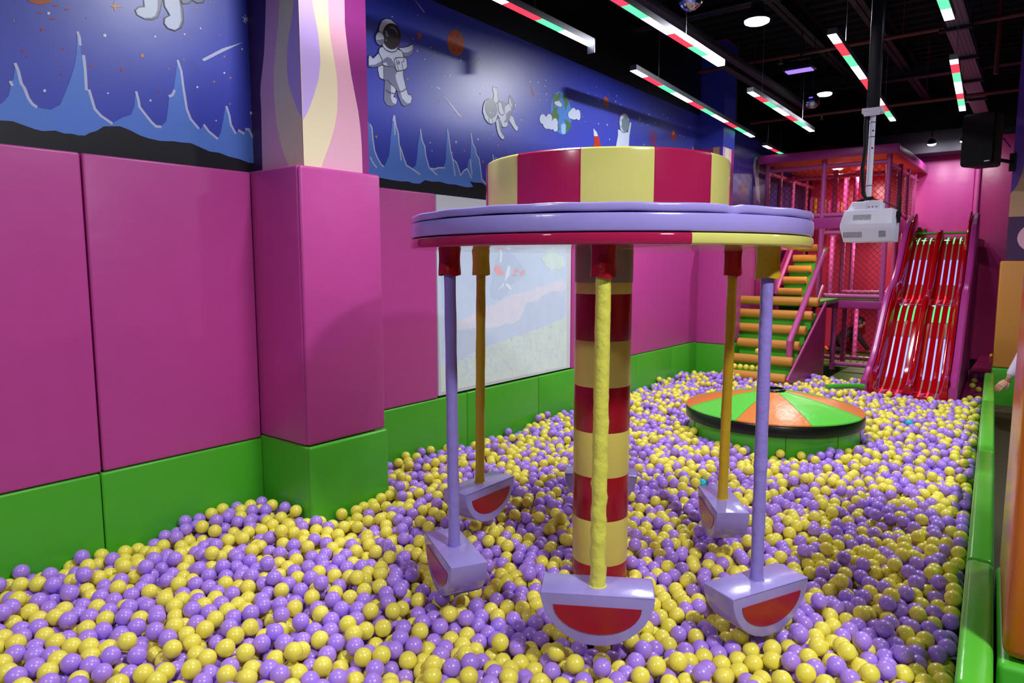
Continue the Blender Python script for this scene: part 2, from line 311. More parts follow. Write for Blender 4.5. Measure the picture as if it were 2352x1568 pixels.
 ('p','orange',1,0,[(2.142,2.947),(2.141,2.943),(2.138,2.941),(2.135,2.94),(2.132,2.941),(2.131,2.944),(2.132,2.947),(2.135,2.95),(2.139,2.951),(2.141,2.949)]),
 ('p','orange',1,0,[(2.163,2.696),(2.162,2.693),(2.159,2.691),(2.156,2.691),(2.154,2.692),(2.153,2.694),(2.154,2.697),(2.157,2.699),(2.159,2.7),(2.162,2.699)]),
 ('p','orange',1,0,[(2.309,2.816),(2.308,2.813),(2.305,2.811),(2.301,2.81),(2.298,2.811),(2.297,2.814),(2.298,2.817),(2.301,2.82),(2.305,2.821),(2.308,2.819)]),
 ('p','orange',1,0,[(2.122,3.054),(2.121,3.052),(2.119,3.05),(2.117,3.049),(2.115,3.05),(2.114,3.052),(2.115,3.054),(2.117,3.056),(2.119,3.056),(2.121,3.056)]),
 ('p','orange',1,0,[(1.943,3.0),(1.942,2.998),(1.941,2.996),(1.939,2.996),(1.937,2.997),(1.936,2.998),(1.937,3.0),(1.939,3.002),(1.941,3.003),(1.943,3.002)]),
 ('p','orange',1,0,[(2.071,3.213),(2.07,3.21),(2.068,3.208),(2.065,3.208),(2.063,3.208),(2.062,3.211),(2.063,3.213),(2.065,3.215),(2.068,3.216),(2.07,3.215)]),
 ('p','orange',1,0,[(1.994,3.164),(1.993,3.161),(1.991,3.159),(1.988,3.158),(1.986,3.159),(1.985,3.161),(1.986,3.164),(1.988,3.166),(1.991,3.167),(1.993,3.166)]),
 ('p','orange',1,0,[(1.15,2.872),(1.149,2.87),(1.148,2.868),(1.146,2.867),(1.144,2.868),(1.144,2.87),(1.145,2.872),(1.146,2.874),(1.148,2.874),(1.149,2.874)]),
 ('p','orange',1,0,[(1.576,3.083),(1.578,3.061),(1.616,3.06),(1.58,3.05),(1.574,3.025),(1.57,3.046),(1.551,3.049),(1.569,3.057)]),
 ('p','darkorange',1,0,[(3.661,3.479),(3.664,3.453),(3.687,3.452),(3.666,3.434),(3.667,3.407),(3.651,3.422),(3.628,3.406),(3.64,3.433),(3.625,3.451),(3.648,3.452)]),
 ('p','orange',1,0,[(8.541,3.315),(8.548,3.293),(8.58,3.292),(8.552,3.277),(8.556,3.254),(8.532,3.268),(8.503,3.255),(8.516,3.278),(8.494,3.293),(8.526,3.293)]),
 ('p','orange',1,0,[(7.069,3.444),(7.073,3.42),(7.093,3.417),(7.076,3.402),(7.078,3.377),(7.063,3.393),(7.044,3.38),(7.053,3.404),(7.039,3.422),(7.059,3.421)]),
],
'mural_comet': [
 ('p','snow',1,0,[(2.007,2.903),(2.013,2.894),(2.025,2.898),(2.129,2.969),(2.261,3.055),(2.126,2.986)]),
],
'mural_planet': [
 ('p','darkorange',1,0,[(1.318,3.032),(1.315,3.02),(1.308,3.007),(1.298,2.995),(1.285,2.984),(1.27,2.975),(1.254,2.969),(1.239,2.966),(1.225,2.967),(1.213,2.97),(1.204,2.977),(1.199,2.986),(1.198,2.997),(1.201,3.009),(1.207,3.021),(1.217,3.033),(1.23,3.044),(1.245,3.053),(1.26,3.059),(1.276,3.062),(1.29,3.062),(1.302,3.059),(1.311,3.053),(1.316,3.043)]),
 ('p','orange',2,0,[(1.283,3.029),(1.28,3.02),(1.275,3.01),(1.266,3.002),(1.255,2.995),(1.243,2.99),(1.232,2.988),(1.222,2.989),(1.214,2.992),(1.209,2.998),(1.208,3.006),(1.21,3.015),(1.216,3.025),(1.225,3.033),(1.235,3.04),(1.247,3.045),(1.258,3.047),(1.269,3.046),(1.277,3.043),(1.282,3.037)]),
 ('p','red',1,0,[(1.261,2.936),(1.259,2.934),(1.255,2.931),(1.248,2.929),(1.242,2.928),(1.238,2.928),(1.236,2.929),(1.238,2.931),(1.242,2.934),(1.249,2.936),(1.255,2.937),(1.26,2.937)]),
 ('p','red',1,0,[(1.314,2.925),(1.312,2.922),(1.307,2.92),(1.301,2.918),(1.294,2.916),(1.29,2.916),(1.288,2.918),(1.29,2.92),(1.295,2.922),(1.301,2.925),(1.308,2.926),(1.312,2.926)]),
 ('p','red',1,0,[(1.376,2.984),(1.374,2.981),(1.369,2.979),(1.362,2.976),(1.356,2.975),(1.351,2.975),(1.349,2.976),(1.351,2.978),(1.356,2.981),(1.363,2.983),(1.369,2.985),(1.374,2.985)]),
 ('p','red',1,0,[(1.331,2.988),(1.329,2.985),(1.324,2.983),(1.318,2.98),(1.311,2.979),(1.306,2.979),(1.305,2.98),(1.307,2.982),(1.311,2.985),(1.318,2.987),(1.324,2.989),(1.329,2.989)]),
],
'mural_astronaut': [
 ('p','suit',2,0,[(1.721,3.215),(1.715,3.123),(1.717,3.092),(1.689,3.082),(1.671,3.062),(1.679,3.041),(1.716,3.032),(1.751,3.038),(1.78,3.057),(1.794,3.092),(1.809,3.15),(1.814,3.244)]),
 ('s','ink',3,0.006,[(1.721,3.215),(1.715,3.123),(1.717,3.092),(1.689,3.082),(1.671,3.062),(1.679,3.041),(1.716,3.032),(1.751,3.038),(1.78,3.057),(1.794,3.092),(1.809,3.15),(1.814,3.244),(1.721,3.215)]),
 ('p','suitshade',3,0,[(1.788,3.19),(1.782,3.096),(1.768,3.062),(1.748,3.047),(1.717,3.039),(1.751,3.038),(1.78,3.057),(1.794,3.092),(1.809,3.15)]),
 ('p','suit',4,0,[(1.818,3.245),(1.817,3.153),(1.819,3.122),(1.844,3.085),(1.816,3.063),(1.812,3.035),(1.83,3.016),(1.866,3.014),(1.901,3.039),(1.915,3.078),(1.914,3.133),(1.9,3.177),(1.897,3.27)]),
 ('s','ink',5,0.006,[(1.818,3.245),(1.817,3.153),(1.819,3.122),(1.844,3.085),(1.816,3.063),(1.812,3.035),(1.83,3.016),(1.866,3.014),(1.901,3.039),(1.915,3.078),(1.914,3.133),(1.9,3.177),(1.897,3.27),(1.818,3.245)]),
 ('p','suitshade',5,0,[(1.894,3.222),(1.902,3.13),(1.903,3.075),(1.884,3.03),(1.866,3.014),(1.901,3.039),(1.915,3.078),(1.914,3.133),(1.9,3.177)]),
 ('p','suitshade',2,0,[(1.888,3.267),(1.907,3.179),(1.917,3.162),(1.95,3.174),(1.967,3.196),(1.994,3.188),(2.029,3.202),(2.049,3.252),(2.044,3.315)]),
 ('s','ink',3,0.006,[(1.888,3.267),(1.907,3.179),(1.917,3.162),(1.95,3.174),(1.967,3.196),(1.994,3.188),(2.029,3.202),(2.049,3.252),(2.044,3.315),(1.888,3.267)]),
],
'mural_astronaut.a': [
 ('p','suit',1,0,[(3.26,3.252),(3.252,3.114),(3.266,3.067),(3.299,3.059),(3.314,3.084),(3.319,3.266)]),
 ('s','ink',2,0.005,[(3.26,3.252),(3.252,3.114),(3.266,3.067),(3.299,3.059),(3.314,3.084),(3.319,3.266),(3.26,3.252)]),
 ('p','suit',1,0,[(3.315,3.065),(3.307,2.996),(3.303,2.923),(3.327,2.896),(3.374,2.896),(3.415,2.917),(3.427,2.951),(3.41,2.965),(3.392,2.963),(3.417,3.013),(3.398,3.053),(3.359,3.084)]),
 ('s','ink',2,0.005,[(3.315,3.065),(3.307,2.996),(3.303,2.923),(3.327,2.896),(3.374,2.896),(3.415,2.917),(3.427,2.951),(3.41,2.965),(3.392,2.963),(3.417,3.013),(3.398,3.053),(3.359,3.084),(3.315,3.065)]),
 ('p','suitshade',3,0,[(3.315,3.065),(3.307,2.996),(3.303,2.923),(3.327,2.896),(3.374,2.896),(3.411,2.916),(3.381,2.923),(3.367,2.95),(3.368,3.047),(3.345,3.081)]),
 ('p','suit',4,0,[(3.305,3.154),(3.305,3.058),(3.338,3.067),(3.358,3.05),(3.404,3.03),(3.43,3.001),(3.44,2.968),(3.47,2.924),(3.497,2.918),(3.554,2.949),(3.57,2.987),(3.556,3.008),(3.531,3.005),(3.514,3.041),(3.485,3.129),(3.489,3.165),(3.408,3.176)]),
 ('s','ink',5,0.005,[(3.305,3.154),(3.305,3.058),(3.338,3.067),(3.358,3.05),(3.404,3.03),(3.43,3.001),(3.44,2.968),(3.47,2.924),(3.497,2.918),(3.554,2.949),(3.57,2.987),(3.556,3.008),(3.531,3.005),(3.514,3.041),(3.485,3.129),(3.489,3.165),(3.408,3.176),(3.305,3.154)]),
 ('p','suitshade',6,0,[(3.305,3.154),(3.408,3.171),(3.431,3.142),(3.41,3.114),(3.419,3.077),(3.451,3.019),(3.471,2.969),(3.512,2.944),(3.547,2.947),(3.497,2.919),(3.47,2.924),(3.44,2.968),(3.421,3.018),(3.358,3.054),(3.338,3.068),(3.306,3.058)]),
 ('p','suit',7,0,[(3.438,3.304),(3.486,3.316),(3.535,3.335),(3.582,3.364),(3.587,3.34),(3.577,3.298),(3.541,3.272),(3.499,3.258),(3.479,3.285)]),
 ('s','ink',8,0.005,[(3.438,3.304),(3.486,3.316),(3.535,3.335),(3.582,3.364),(3.587,3.34),(3.577,3.298),(3.541,3.272),(3.499,3.258),(3.479,3.285),(3.438,3.304)]),
 ('p','suitshade',9,0,[(3.478,3.282),(3.534,3.294),(3.583,3.327),(3.577,3.298),(3.541,3.272),(3.499,3.258)]),
 ('p','suit',8,0,[(3.269,3.262),(3.302,3.281),(3.343,3.258),(3.397,3.266),(3.431,3.293),(3.475,3.291),(3.495,3.249),(3.464,3.233),(3.408,3.171),(3.334,3.155),(3.292,3.156),(3.27,3.193),(3.258,3.228)]),
 ('s','ink',9,0.005,[(3.269,3.262),(3.302,3.281),(3.343,3.258),(3.397,3.266),(3.431,3.293),(3.475,3.291),(3.495,3.249),(3.464,3.233),(3.408,3.171),(3.334,3.155),(3.292,3.156),(3.27,3.193),(3.258,3.228),(3.269,3.262)]),
 ('p','suit',10,0,[(3.261,3.229),(3.209,3.18),(3.188,3.193),(3.175,3.195),(3.168,3.166),(3.167,3.119),(3.204,3.12),(3.262,3.142),(3.295,3.161),(3.286,3.197)]),
 ('s','ink',11,0.005,[(3.261,3.229),(3.209,3.18),(3.188,3.193),(3.175,3.195),(3.168,3.166),(3.167,3.119),(3.204,3.12),(3.262,3.142),(3.295,3.161),(3.286,3.197),(3.261,3.229)]),
 ('p','suitshade',12,0,[(3.167,3.126),(3.224,3.142),(3.286,3.18),(3.295,3.161),(3.262,3.142),(3.204,3.12),(3.167,3.119)]),
 ('p','suitshade',12,0,[(3.294,3.17),(3.297,3.19),(3.336,3.218),(3.369,3.216),(3.398,3.191),(3.408,3.169),(3.341,3.157),(3.331,3.181)]),
 ('p','suit',13,0,[(3.401,3.216),(3.416,3.231),(3.505,3.254),(3.519,3.235),(3.523,3.192),(3.503,3.17),(3.427,3.142),(3.411,3.158)]),
 ('s','ink',14,0.005,[(3.401,3.216),(3.416,3.231),(3.505,3.254),(3.519,3.235),(3.523,3.192),(3.503,3.17),(3.427,3.142),(3.411,3.158),(3.401,3.216)]),
 ('s','ink',15,0.004,[(3.417,3.229),(3.428,3.176),(3.441,3.146)]),
 ('s','ink',15,0.004,[(3.493,3.249),(3.491,3.224),(3.47,3.212),(3.482,3.163)]),
 ('p','suitshade',15,0,[(3.453,3.206),(3.453,3.201),(3.451,3.197),(3.448,3.194),(3.444,3.191),(3.44,3.189),(3.436,3.189),(3.432,3.19),(3.43,3.193),(3.428,3.196),(3.427,3.2),(3.428,3.204),(3.43,3.209),(3.433,3.212),(3.437,3.215),(3.441,3.217),(3.445,3.217),(3.448,3.216),(3.451,3.213),(3.453,3.21)]),
 ('p','suit',13,0,[(3.262,3.366),(3.27,3.405),(3.293,3.446),(3.33,3.47),(3.376,3.476),(3.422,3.457),(3.441,3.421),(3.438,3.304),(3.417,3.275),(3.376,3.258),(3.324,3.26),(3.292,3.284),(3.285,3.362)]),
 ('s','ink',14,0.005,[(3.262,3.366),(3.27,3.405),(3.293,3.446),(3.33,3.47),(3.376,3.476),(3.422,3.457),(3.441,3.421),(3.438,3.304),(3.417,3.275),(3.376,3.258),(3.324,3.26),(3.292,3.284),(3.285,3.362),(3.262,3.366)]),
 ('p','visor',15,0,[(3.466,3.392),(3.465,3.372),(3.461,3.352),(3.452,3.332),(3.44,3.315),(3.424,3.299),(3.406,3.288),(3.388,3.28),(3.368,3.276),(3.35,3.277),(3.333,3.282),(3.318,3.292),(3.307,3.304),(3.299,3.32),(3.295,3.338),(3.295,3.357),(3.3,3.377),(3.308,3.396),(3.32,3.414),(3.335,3.429),(3.352,3.441),(3.371,3.449),(3.39,3.453),(3.409,3.453),(3.426,3.448),(3.441,3.439),(3.453,3.426),(3.462,3.41)]),
 ('p','suit',16,0,[(3.311,3.337),(3.311,3.323),(3.307,3.31),(3.3,3.297),(3.291,3.288),(3.279,3.281),(3.267,3.279),(3.255,3.282),(3.245,3.288),(3.238,3.298),(3.234,3.31),(3.233,3.324),(3.237,3.337),(3.244,3.349),(3.253,3.359),(3.265,3.365),(3.277,3.368),(3.289,3.365),(3.299,3.359),(3.306,3.349)]),
 ('s','ink',17,0.005,[(3.311,3.337),(3.311,3.323),(3.307,3.31),(3.3,3.297),(3.291,3.288),(3.279,3.281),(3.267,3.279),(3.255,3.282),(3.245,3.288),(3.238,3.298),(3.234,3.31),(3.233,3.324),(3.237,3.337),(3.244,3.349),(3.253,3.359),(3.265,3.365),(3.277,3.368),(3.289,3.365),(3.299,3.359),(3.306,3.349),(3.311,3.337)]),
 ('p','suitshade',18,0,[(3.238,3.306),(3.272,3.315),(3.306,3.33),(3.304,3.301),(3.282,3.282),(3.257,3.289)]),
 ('p','suitshade',16,0,[(3.346,3.375),(3.348,3.366),(3.347,3.358),(3.343,3.352),(3.338,3.35),(3.331,3.351),(3.325,3.356),(3.321,3.364),(3.319,3.373),(3.32,3.381),(3.323,3.387),(3.329,3.39),(3.336,3.388),(3.342,3.383)]),
 ('p','suitshade',16,0,[(3.336,3.327),(3.335,3.322),(3.331,3.318),(3.326,3.317),(3.323,3.319),(3.322,3.323),(3.323,3.328),(3.327,3.332),(3.331,3.333),(3.335,3.331)]),
 ('p','suitshade',16,0,[(3.358,3.416),(3.381,3.43),(3.414,3.426),(3.434,3.405),(3.436,3.376),(3.424,3.402),(3.397,3.42)]),
 ('s','ink',18,0.004,[(3.313,2.998),(3.349,2.985),(3.406,2.987)]),
 ('s','ink',18,0.004,[(3.43,3.004),(3.472,3.016),(3.511,3.043)]),
 ('s','ink',18,0.004,[(3.258,3.228),(3.286,3.192),(3.294,3.157)]),
],
'mural_astronaut.b': [
 ('p','suit',1,0,[(4.487,3.252),(4.51,3.249),(4.523,3.243),(4.54,3.253),(4.547,3.223),(4.55,3.182),(4.561,3.134),(4.53,3.116),(4.489,3.142),(4.5,3.185),(4.484,3.223)]),
 ('s','ink',2,0.005,[(4.487,3.252),(4.51,3.249),(4.523,3.243),(4.54,3.253),(4.547,3.223),(4.55,3.182),(4.561,3.134),(4.53,3.116),(4.489,3.142),(4.5,3.185),(4.484,3.223),(4.487,3.252)]),
 ('p','suitshade',1,0,[(4.7,3.201),(4.715,3.221),(4.747,3.202),(4.776,3.16),(4.768,3.12),(4.732,3.101),(4.718,3.124),(4.7,3.155)]),
 ('s','ink',2,0.005,[(4.7,3.201),(4.715,3.221),(4.747,3.202),(4.776,3.16),(4.768,3.12),(4.732,3.101),(4.718,3.124),(4.7,3.155),(4.7,3.201)]),
 ('p','suit',3,0,[(4.7,3.201),(4.711,3.195),(4.74,3.145),(4.729,3.109),(4.714,3.123),(4.7,3.155)]),
 ('p','suit',1,0,[(4.714,3.063),(4.761,3.054),(4.798,2.995),(4.831,2.983),(4.827,2.952),(4.805,2.939),(4.776,2.953),(4.74,2.982),(4.7,3.012)]),
 ('s','ink',2,0.005,[(4.714,3.063),(4.761,3.054),(4.798,2.995),(4.831,2.983),(4.827,2.952),(4.805,2.939),(4.776,2.953),(4.74,2.982),(4.7,3.012),(4.714,3.063)]),
 ('p','suit',2,0,[(4.53,3.12),(4.571,3.148),(4.626,3.154),(4.668,3.136),(4.7,3.157),(4.732,3.122),(4.74,3.093),(4.711,3.037),(4.686,2.999),(4.686,2.969),(4.654,2.948),(4.612,2.946),(4.591,2.98),(4.57,3.014),(4.543,3.035)]),
 ('s','ink',3,0.005,[(4.53,3.12),(4.571,3.148),(4.626,3.154),(4.668,3.136),(4.7,3.157),(4.732,3.122),(4.74,3.093),(4.711,3.037),(4.686,2.999),(4.686,2.969),(4.654,2.948),(4.612,2.946),(4.591,2.98),(4.57,3.014),(4.543,3.035),(4.53,3.12)]),
 ('p','suitshade',4,0,[(4.571,3.148),(4.626,3.154),(4.668,3.136),(4.644,3.111),(4.64,3.059),(4.612,3.046),(4.598,3.103)]),
 ('p','suitshade',4,0,[(4.661,3.063),(4.718,3.102),(4.74,3.093),(4.711,3.037),(4.668,2.992),(4.626,2.985),(4.661,3.016)]),
 ('p','suit',5,0,[(4.519,2.989),(4.57,3.012),(4.591,2.959),(4.598,2.896),(4.64,2.868),(4.626,2.843),(4.591,2.847),(4.556,2.873),(4.536,2.912)]),
 ('s','ink',6,0.005,[(4.519,2.989),(4.57,3.012),(4.591,2.959),(4.598,2.896),(4.64,2.868),(4.626,2.843),(4.591,2.847),(4.556,2.873),(4.536,2.912),(4.519,2.989)]),
 ('p','suitshade',7,0,[(4.553,2.995),(4.574,3.011),(4.591,2.959),(4.598,2.896),(4.636,2.868),(4.626,2.877),(4.577,2.914)]),
 ('p','suit',6,0,[(4.547,3.131),(4.571,3.144),(4.591,3.139),(4.637,3.063),(4.619,3.043),(4.584,3.042),(4.564,3.063)]),
 ('s','ink',7,0.005,[(4.547,3.131),(4.571,3.144),(4.591,3.139),(4.637,3.063),(4.619,3.043),(4.584,3.042),(4.564,3.063),(4.547,3.131)]),
 ('p','suit',7,0,[(4.363,3.078),(4.353,3.028),(4.382,2.975),(4.428,2.946),(4.475,2.947),(4.522,2.977),(4.544,3.035),(4.536,3.092),(4.496,3.139),(4.429,3.143),(4.383,3.114)]),
 ('s','ink',8,0.005,[(4.363,3.078),(4.353,3.028),(4.382,2.975),(4.428,2.946),(4.475,2.947),(4.522,2.977),(4.544,3.035),(4.536,3.092),(4.496,3.139),(4.429,3.143),(4.383,3.114),(4.363,3.078)]),
 ('p','visorgrey',9,0,[(4.536,3.091),(4.538,3.072),(4.535,3.053),(4.528,3.035),(4.517,3.02),(4.502,3.007),(4.484,2.998),(4.465,2.993),(4.446,2.993),(4.427,2.997),(4.411,3.006),(4.397,3.018),(4.387,3.033),(4.38,3.05),(4.378,3.068),(4.381,3.086),(4.388,3.104),(4.4,3.119),(4.414,3.132),(4.431,3.141),(4.45,3.146),(4.469,3.147),(4.488,3.143),(4.505,3.135),(4.519,3.123),(4.53,3.108)]),
 ('p','suit',10,0,[(4.479,2.977),(4.479,2.967),(4.476,2.958),(4.47,2.951),(4.461,2.946),(4.451,2.946),(4.441,2.949),(4.433,2.955),(4.429,2.964),(4.428,2.973),(4.431,2.983),(4.438,2.99),(4.447,2.994),(4.457,2.995),(4.466,2.992),(4.474,2.986)]),
 ('s','ink',11,0.005,[(4.479,2.977),(4.479,2.967),(4.476,2.958),(4.47,2.951),(4.461,2.946),(4.451,2.946),(4.441,2.949),(4.433,2.955),(4.429,2.964),(4.428,2.973),(4.431,2.983),(4.438,2.99),(4.447,2.994),(4.457,2.995),(4.466,2.992),(4.474,2.986),(4.479,2.977)]),
 ('p','suit',10,0,[(4.453,3.038),(4.457,3.032),(4.457,3.028),(4.454,3.027),(4.449,3.029),(4.444,3.033),(4.44,3.039),(4.44,3.043),(4.443,3.044),(4.448,3.042)]),
 ('p','suit',10,0,[(4.492,3.035),(4.493,3.03),(4.492,3.026),(4.489,3.025),(4.486,3.027),(4.483,3.031),(4.482,3.036),(4.483,3.04),(4.486,3.041),(4.489,3.039)]),
],
'mural_earth': [
 ('p','sea',1,0,[(5.67,3.248),(5.675,3.218),(5.675,3.187),(5.67,3.156),(5.661,3.127),(5.648,3.1),(5.631,3.076),(5.61,3.055),(5.587,3.039),(5.562,3.026),(5.535,3.018),(5.507,3.015),(5.479,3.017),(5.451,3.023),(5.425,3.034),(5.401,3.049),(5.379,3.068),(5.36,3.09),(5.344,3.115),(5.332,3.142),(5.324,3.17),(5.32,3.2),(5.32,3.229),(5.324,3.258),(5.333,3.286),(5.345,3.312),(5.361,3.336),(5.38,3.357),(5.402,3.374),(5.427,3.387),(5.453,3.396),(5.48,3.4),(5.508,3.4),(5.536,3.395),(5.562,3.385),(5.588,3.371),(5.611,3.353),(5.631,3.331),(5.648,3.306),(5.661,3.278)]),
 ('p','land',2,0,[(5.361,3.352),(5.395,3.363),(5.429,3.36),(5.476,3.4),(5.485,3.342),(5.438,3.315),(5.379,3.281),(5.379,3.239),(5.439,3.25),(5.423,3.205),(5.466,3.18),(5.441,3.114),(5.472,3.049),(5.438,3.05),(5.364,3.098),(5.324,3.17),(5.363,3.209),(5.358,3.31)]),
 ('p','land',2,0,[(5.524,3.392),(5.568,3.381),(5.609,3.346),(5.623,3.325),(5.588,3.285),(5.575,3.236),(5.543,3.306),(5.52,3.349)]),
 ('p','land',2,0,[(5.545,3.164),(5.626,3.153),(5.667,3.141),(5.658,3.101),(5.583,3.036),(5.581,3.113)]),
 ('p','seapale',2,0,[(5.493,3.099),(5.537,3.125),(5.573,3.111),(5.569,3.034),(5.53,3.021),(5.499,3.034)]),
 ('p','ink',3,0,[(5.249,3.114),(5.246,3.097),(5.236,3.082),(5.222,3.069),(5.204,3.061),(5.185,3.058),(5.168,3.061),(5.153,3.069),(5.144,3.081),(5.14,3.096),(5.143,3.112),(5.153,3.128),(5.167,3.14),(5.184,3.148),(5.203,3.152),(5.221,3.149),(5.236,3.141),(5.245,3.129)]),
 ('p','ink',3,0,[(5.285,3.103),(5.281,3.088),(5.272,3.073),(5.258,3.061),(5.241,3.053),(5.222,3.05),(5.205,3.053),(5.191,3.06),(5.182,3.072),(5.178,3.086),(5.181,3.102),(5.19,3.116),(5.204,3.128),(5.221,3.136),(5.24,3.14),(5.257,3.137),(5.272,3.13),(5.281,3.118)]),
 ('p','ink',3,0,[(5.349,3.132),(5.346,3.116),(5.337,3.1),(5.324,3.088),(5.306,3.079),(5.288,3.077),(5.271,3.079),(5.257,3.088),(5.248,3.1),(5.245,3.115),(5.248,3.132),(5.257,3.147),(5.27,3.16),(5.287,3.168),(5.305,3.171),(5.323,3.168),(5.337,3.16),(5.346,3.148)]),
 ('p','ink',3,0,[(5.441,3.11),(5.438,3.093),(5.429,3.077),(5.416,3.065),(5.399,3.057),(5.381,3.054),(5.365,3.057),(5.351,3.065),(5.342,3.078),(5.339,3.094),(5.342,3.11),(5.35,3.126),(5.364,3.138),(5.38,3.146),(5.398,3.149),(5.415,3.146),(5.429,3.138),(5.438,3.125)]),
 ('p','ink',3,0,[(5.335,3.084),(5.331,3.067),(5.319,3.051),(5.3,3.038),(5.277,3.029),(5.252,3.025),(5.23,3.027),(5.211,3.035),(5.199,3.047),(5.195,3.062),(5.199,3.078),(5.211,3.094),(5.229,3.107),(5.252,3.116),(5.276,3.12),(5.299,3.118),(5.318,3.111),(5.33,3.099)]),
 ('p','ink',3,0,[(5.394,3.084),(5.391,3.068),(5.38,3.053),(5.363,3.041),(5.342,3.033),(5.32,3.029),(5.3,3.031),(5.283,3.039),(5.272,3.05),(5.268,3.064),(5.272,3.079),(5.283,3.094),(5.299,3.106),(5.319,3.115),(5.341,3.118),(5.362,3.116),(5.379,3.109),(5.39,3.098)]),
 ('p','ink',3,0,[(5.444,3.068),(5.442,3.054),(5.434,3.041),(5.422,3.03),(5.407,3.023),(5.391,3.021),(5.377,3.024),(5.365,3.031),(5.357,3.041),(5.354,3.054),(5.356,3.068),(5.364,3.081),(5.376,3.091),(5.39,3.098),(5.406,3.101),(5.421,3.098),(5.433,3.092),(5.441,3.081)]),
 ('p','suit',4,0,[(5.245,3.113),(5.242,3.098),(5.233,3.083),(5.22,3.071),(5.203,3.064),(5.186,3.061),(5.17,3.064),(5.156,3.071),(5.147,3.083),(5.144,3.097),(5.147,3.112),(5.156,3.126),(5.169,3.138),(5.185,3.146),(5.203,3.149),(5.219,3.146),(5.233,3.139),(5.242,3.127)]),
 ('p','suit',4,0,[(5.28,3.103),(5.278,3.088),(5.269,3.074),(5.256,3.063),(5.24,3.056),(5.223,3.053),(5.207,3.055),(5.194,3.063),(5.185,3.074),(5.182,3.087),(5.185,3.101),(5.193,3.115),(5.206,3.126),(5.222,3.134),(5.239,3.137),(5.255,3.134),(5.269,3.127),(5.277,3.116)]),
 ('p','suit',4,0,[(5.345,3.132),(5.343,3.116),(5.334,3.102),(5.321,3.09),(5.306,3.082),(5.289,3.079),(5.273,3.082),(5.26,3.09),(5.252,3.102),(5.249,3.116),(5.252,3.131),(5.26,3.146),(5.272,3.158),(5.288,3.165),(5.305,3.168),(5.321,3.166),(5.334,3.158),(5.342,3.146)]),
 ('p','suit',4,0,[(5.437,3.109),(5.434,3.093),(5.426,3.079),(5.414,3.067),(5.398,3.059),(5.382,3.057),(5.367,3.06),(5.354,3.068),(5.346,3.08),(5.343,3.094),(5.346,3.11),(5.354,3.124),(5.366,3.136),(5.381,3.144),(5.397,3.146),(5.413,3.144),(5.425,3.136),(5.434,3.124)]),
 ('p','suit',4,0,[(5.331,3.083),(5.327,3.067),(5.315,3.052),(5.298,3.04),(5.276,3.031),(5.253,3.028),(5.232,3.03),(5.214,3.037),(5.203,3.048),(5.199,3.062),(5.203,3.078),(5.214,3.093),(5.231,3.105),(5.252,3.114),(5.275,3.117),(5.297,3.116),(5.315,3.109),(5.326,3.097)]),
 ('p','suit',4,0,[(5.39,3.083),(5.387,3.068),(5.376,3.054),(5.361,3.043),(5.341,3.035),(5.321,3.032),(5.302,3.034),(5.286,3.041),(5.276,3.051),(5.273,3.065),(5.276,3.079),(5.286,3.093),(5.301,3.104),(5.32,3.112),(5.341,3.115),(5.36,3.114),(5.376,3.107),(5.386,3.096)]),
 ('p','suit',4,0,[(5.44,3.067),(5.438,3.054),(5.431,3.042),(5.42,3.032),(5.406,3.026),(5.392,3.024),(5.379,3.026),(5.368,3.033),(5.361,3.043),(5.358,3.055),(5.36,3.068),(5.367,3.08),(5.378,3.089),(5.391,3.096),(5.405,3.098),(5.419,3.096),(5.43,3.089),(5.437,3.079)]),
 ('p','ink',3,0,[(5.756,3.262),(5.753,3.247),(5.744,3.233),(5.729,3.221),(5.711,3.213),(5.692,3.21),(5.674,3.212),(5.66,3.219),(5.65,3.23),(5.647,3.243),(5.65,3.258),(5.659,3.272),(5.673,3.283),(5.691,3.291),(5.71,3.295),(5.728,3.293),(5.743,3.286),(5.753,3.275)]),
 ('p','ink',3,0,[(5.833,3.255),(5.83,3.239),(5.821,3.223),(5.807,3.21),(5.79,3.202),(5.772,3.199),(5.754,3.201),(5.74,3.21),(5.731,3.222),(5.727,3.237),(5.73,3.254),(5.739,3.269),(5.753,3.282),(5.77,3.29),(5.788,3.294),(5.806,3.291),(5.82,3.283),(5.83,3.271)]),
 ('p','ink',3,0,[(5.697,3.227),(5.695,3.213),(5.687,3.2),(5.675,3.189),(5.66,3.182),(5.644,3.179),(5.63,3.181),(5.618,3.188),(5.61,3.199),(5.607,3.212),(5.609,3.227),(5.617,3.24),(5.628,3.251),(5.643,3.258),(5.659,3.261),(5.674,3.259),(5.686,3.252),(5.694,3.241)]),
 ('p','ink',3,0,[(5.79,3.228),(5.785,3.216),(5.773,3.203),(5.753,3.192),(5.729,3.184),(5.704,3.18),(5.68,3.18),(5.66,3.185),(5.647,3.193),(5.643,3.204),(5.647,3.216),(5.659,3.229),(5.679,3.24),(5.702,3.248),(5.728,3.252),(5.752,3.252),(5.772,3.248),(5.785,3.239)]),
 ('p','ink',3,0,[(5.835,3.228),(5.833,3.217),(5.826,3.206),(5.815,3.197),(5.802,3.191),(5.788,3.189),(5.775,3.191),(5.764,3.196),(5.757,3.205),(5.754,3.215),(5.757,3.227),(5.763,3.237),(5.774,3.246),(5.787,3.252),(5.801,3.255),(5.814,3.253),(5.825,3.248),(5.832,3.239)]),
 ('p','suit',4,0,[(5.752,3.261),(5.749,3.247),(5.74,3.234),(5.727,3.223),(5.711,3.216),(5.693,3.213),(5.677,3.215),(5.663,3.221),(5.654,3.231),(5.651,3.244),(5.654,3.257),(5.662,3.27),(5.675,3.281),(5.692,3.289),(5.709,3.292),(5.726,3.29),(5.739,3.284),(5.748,3.274)]),
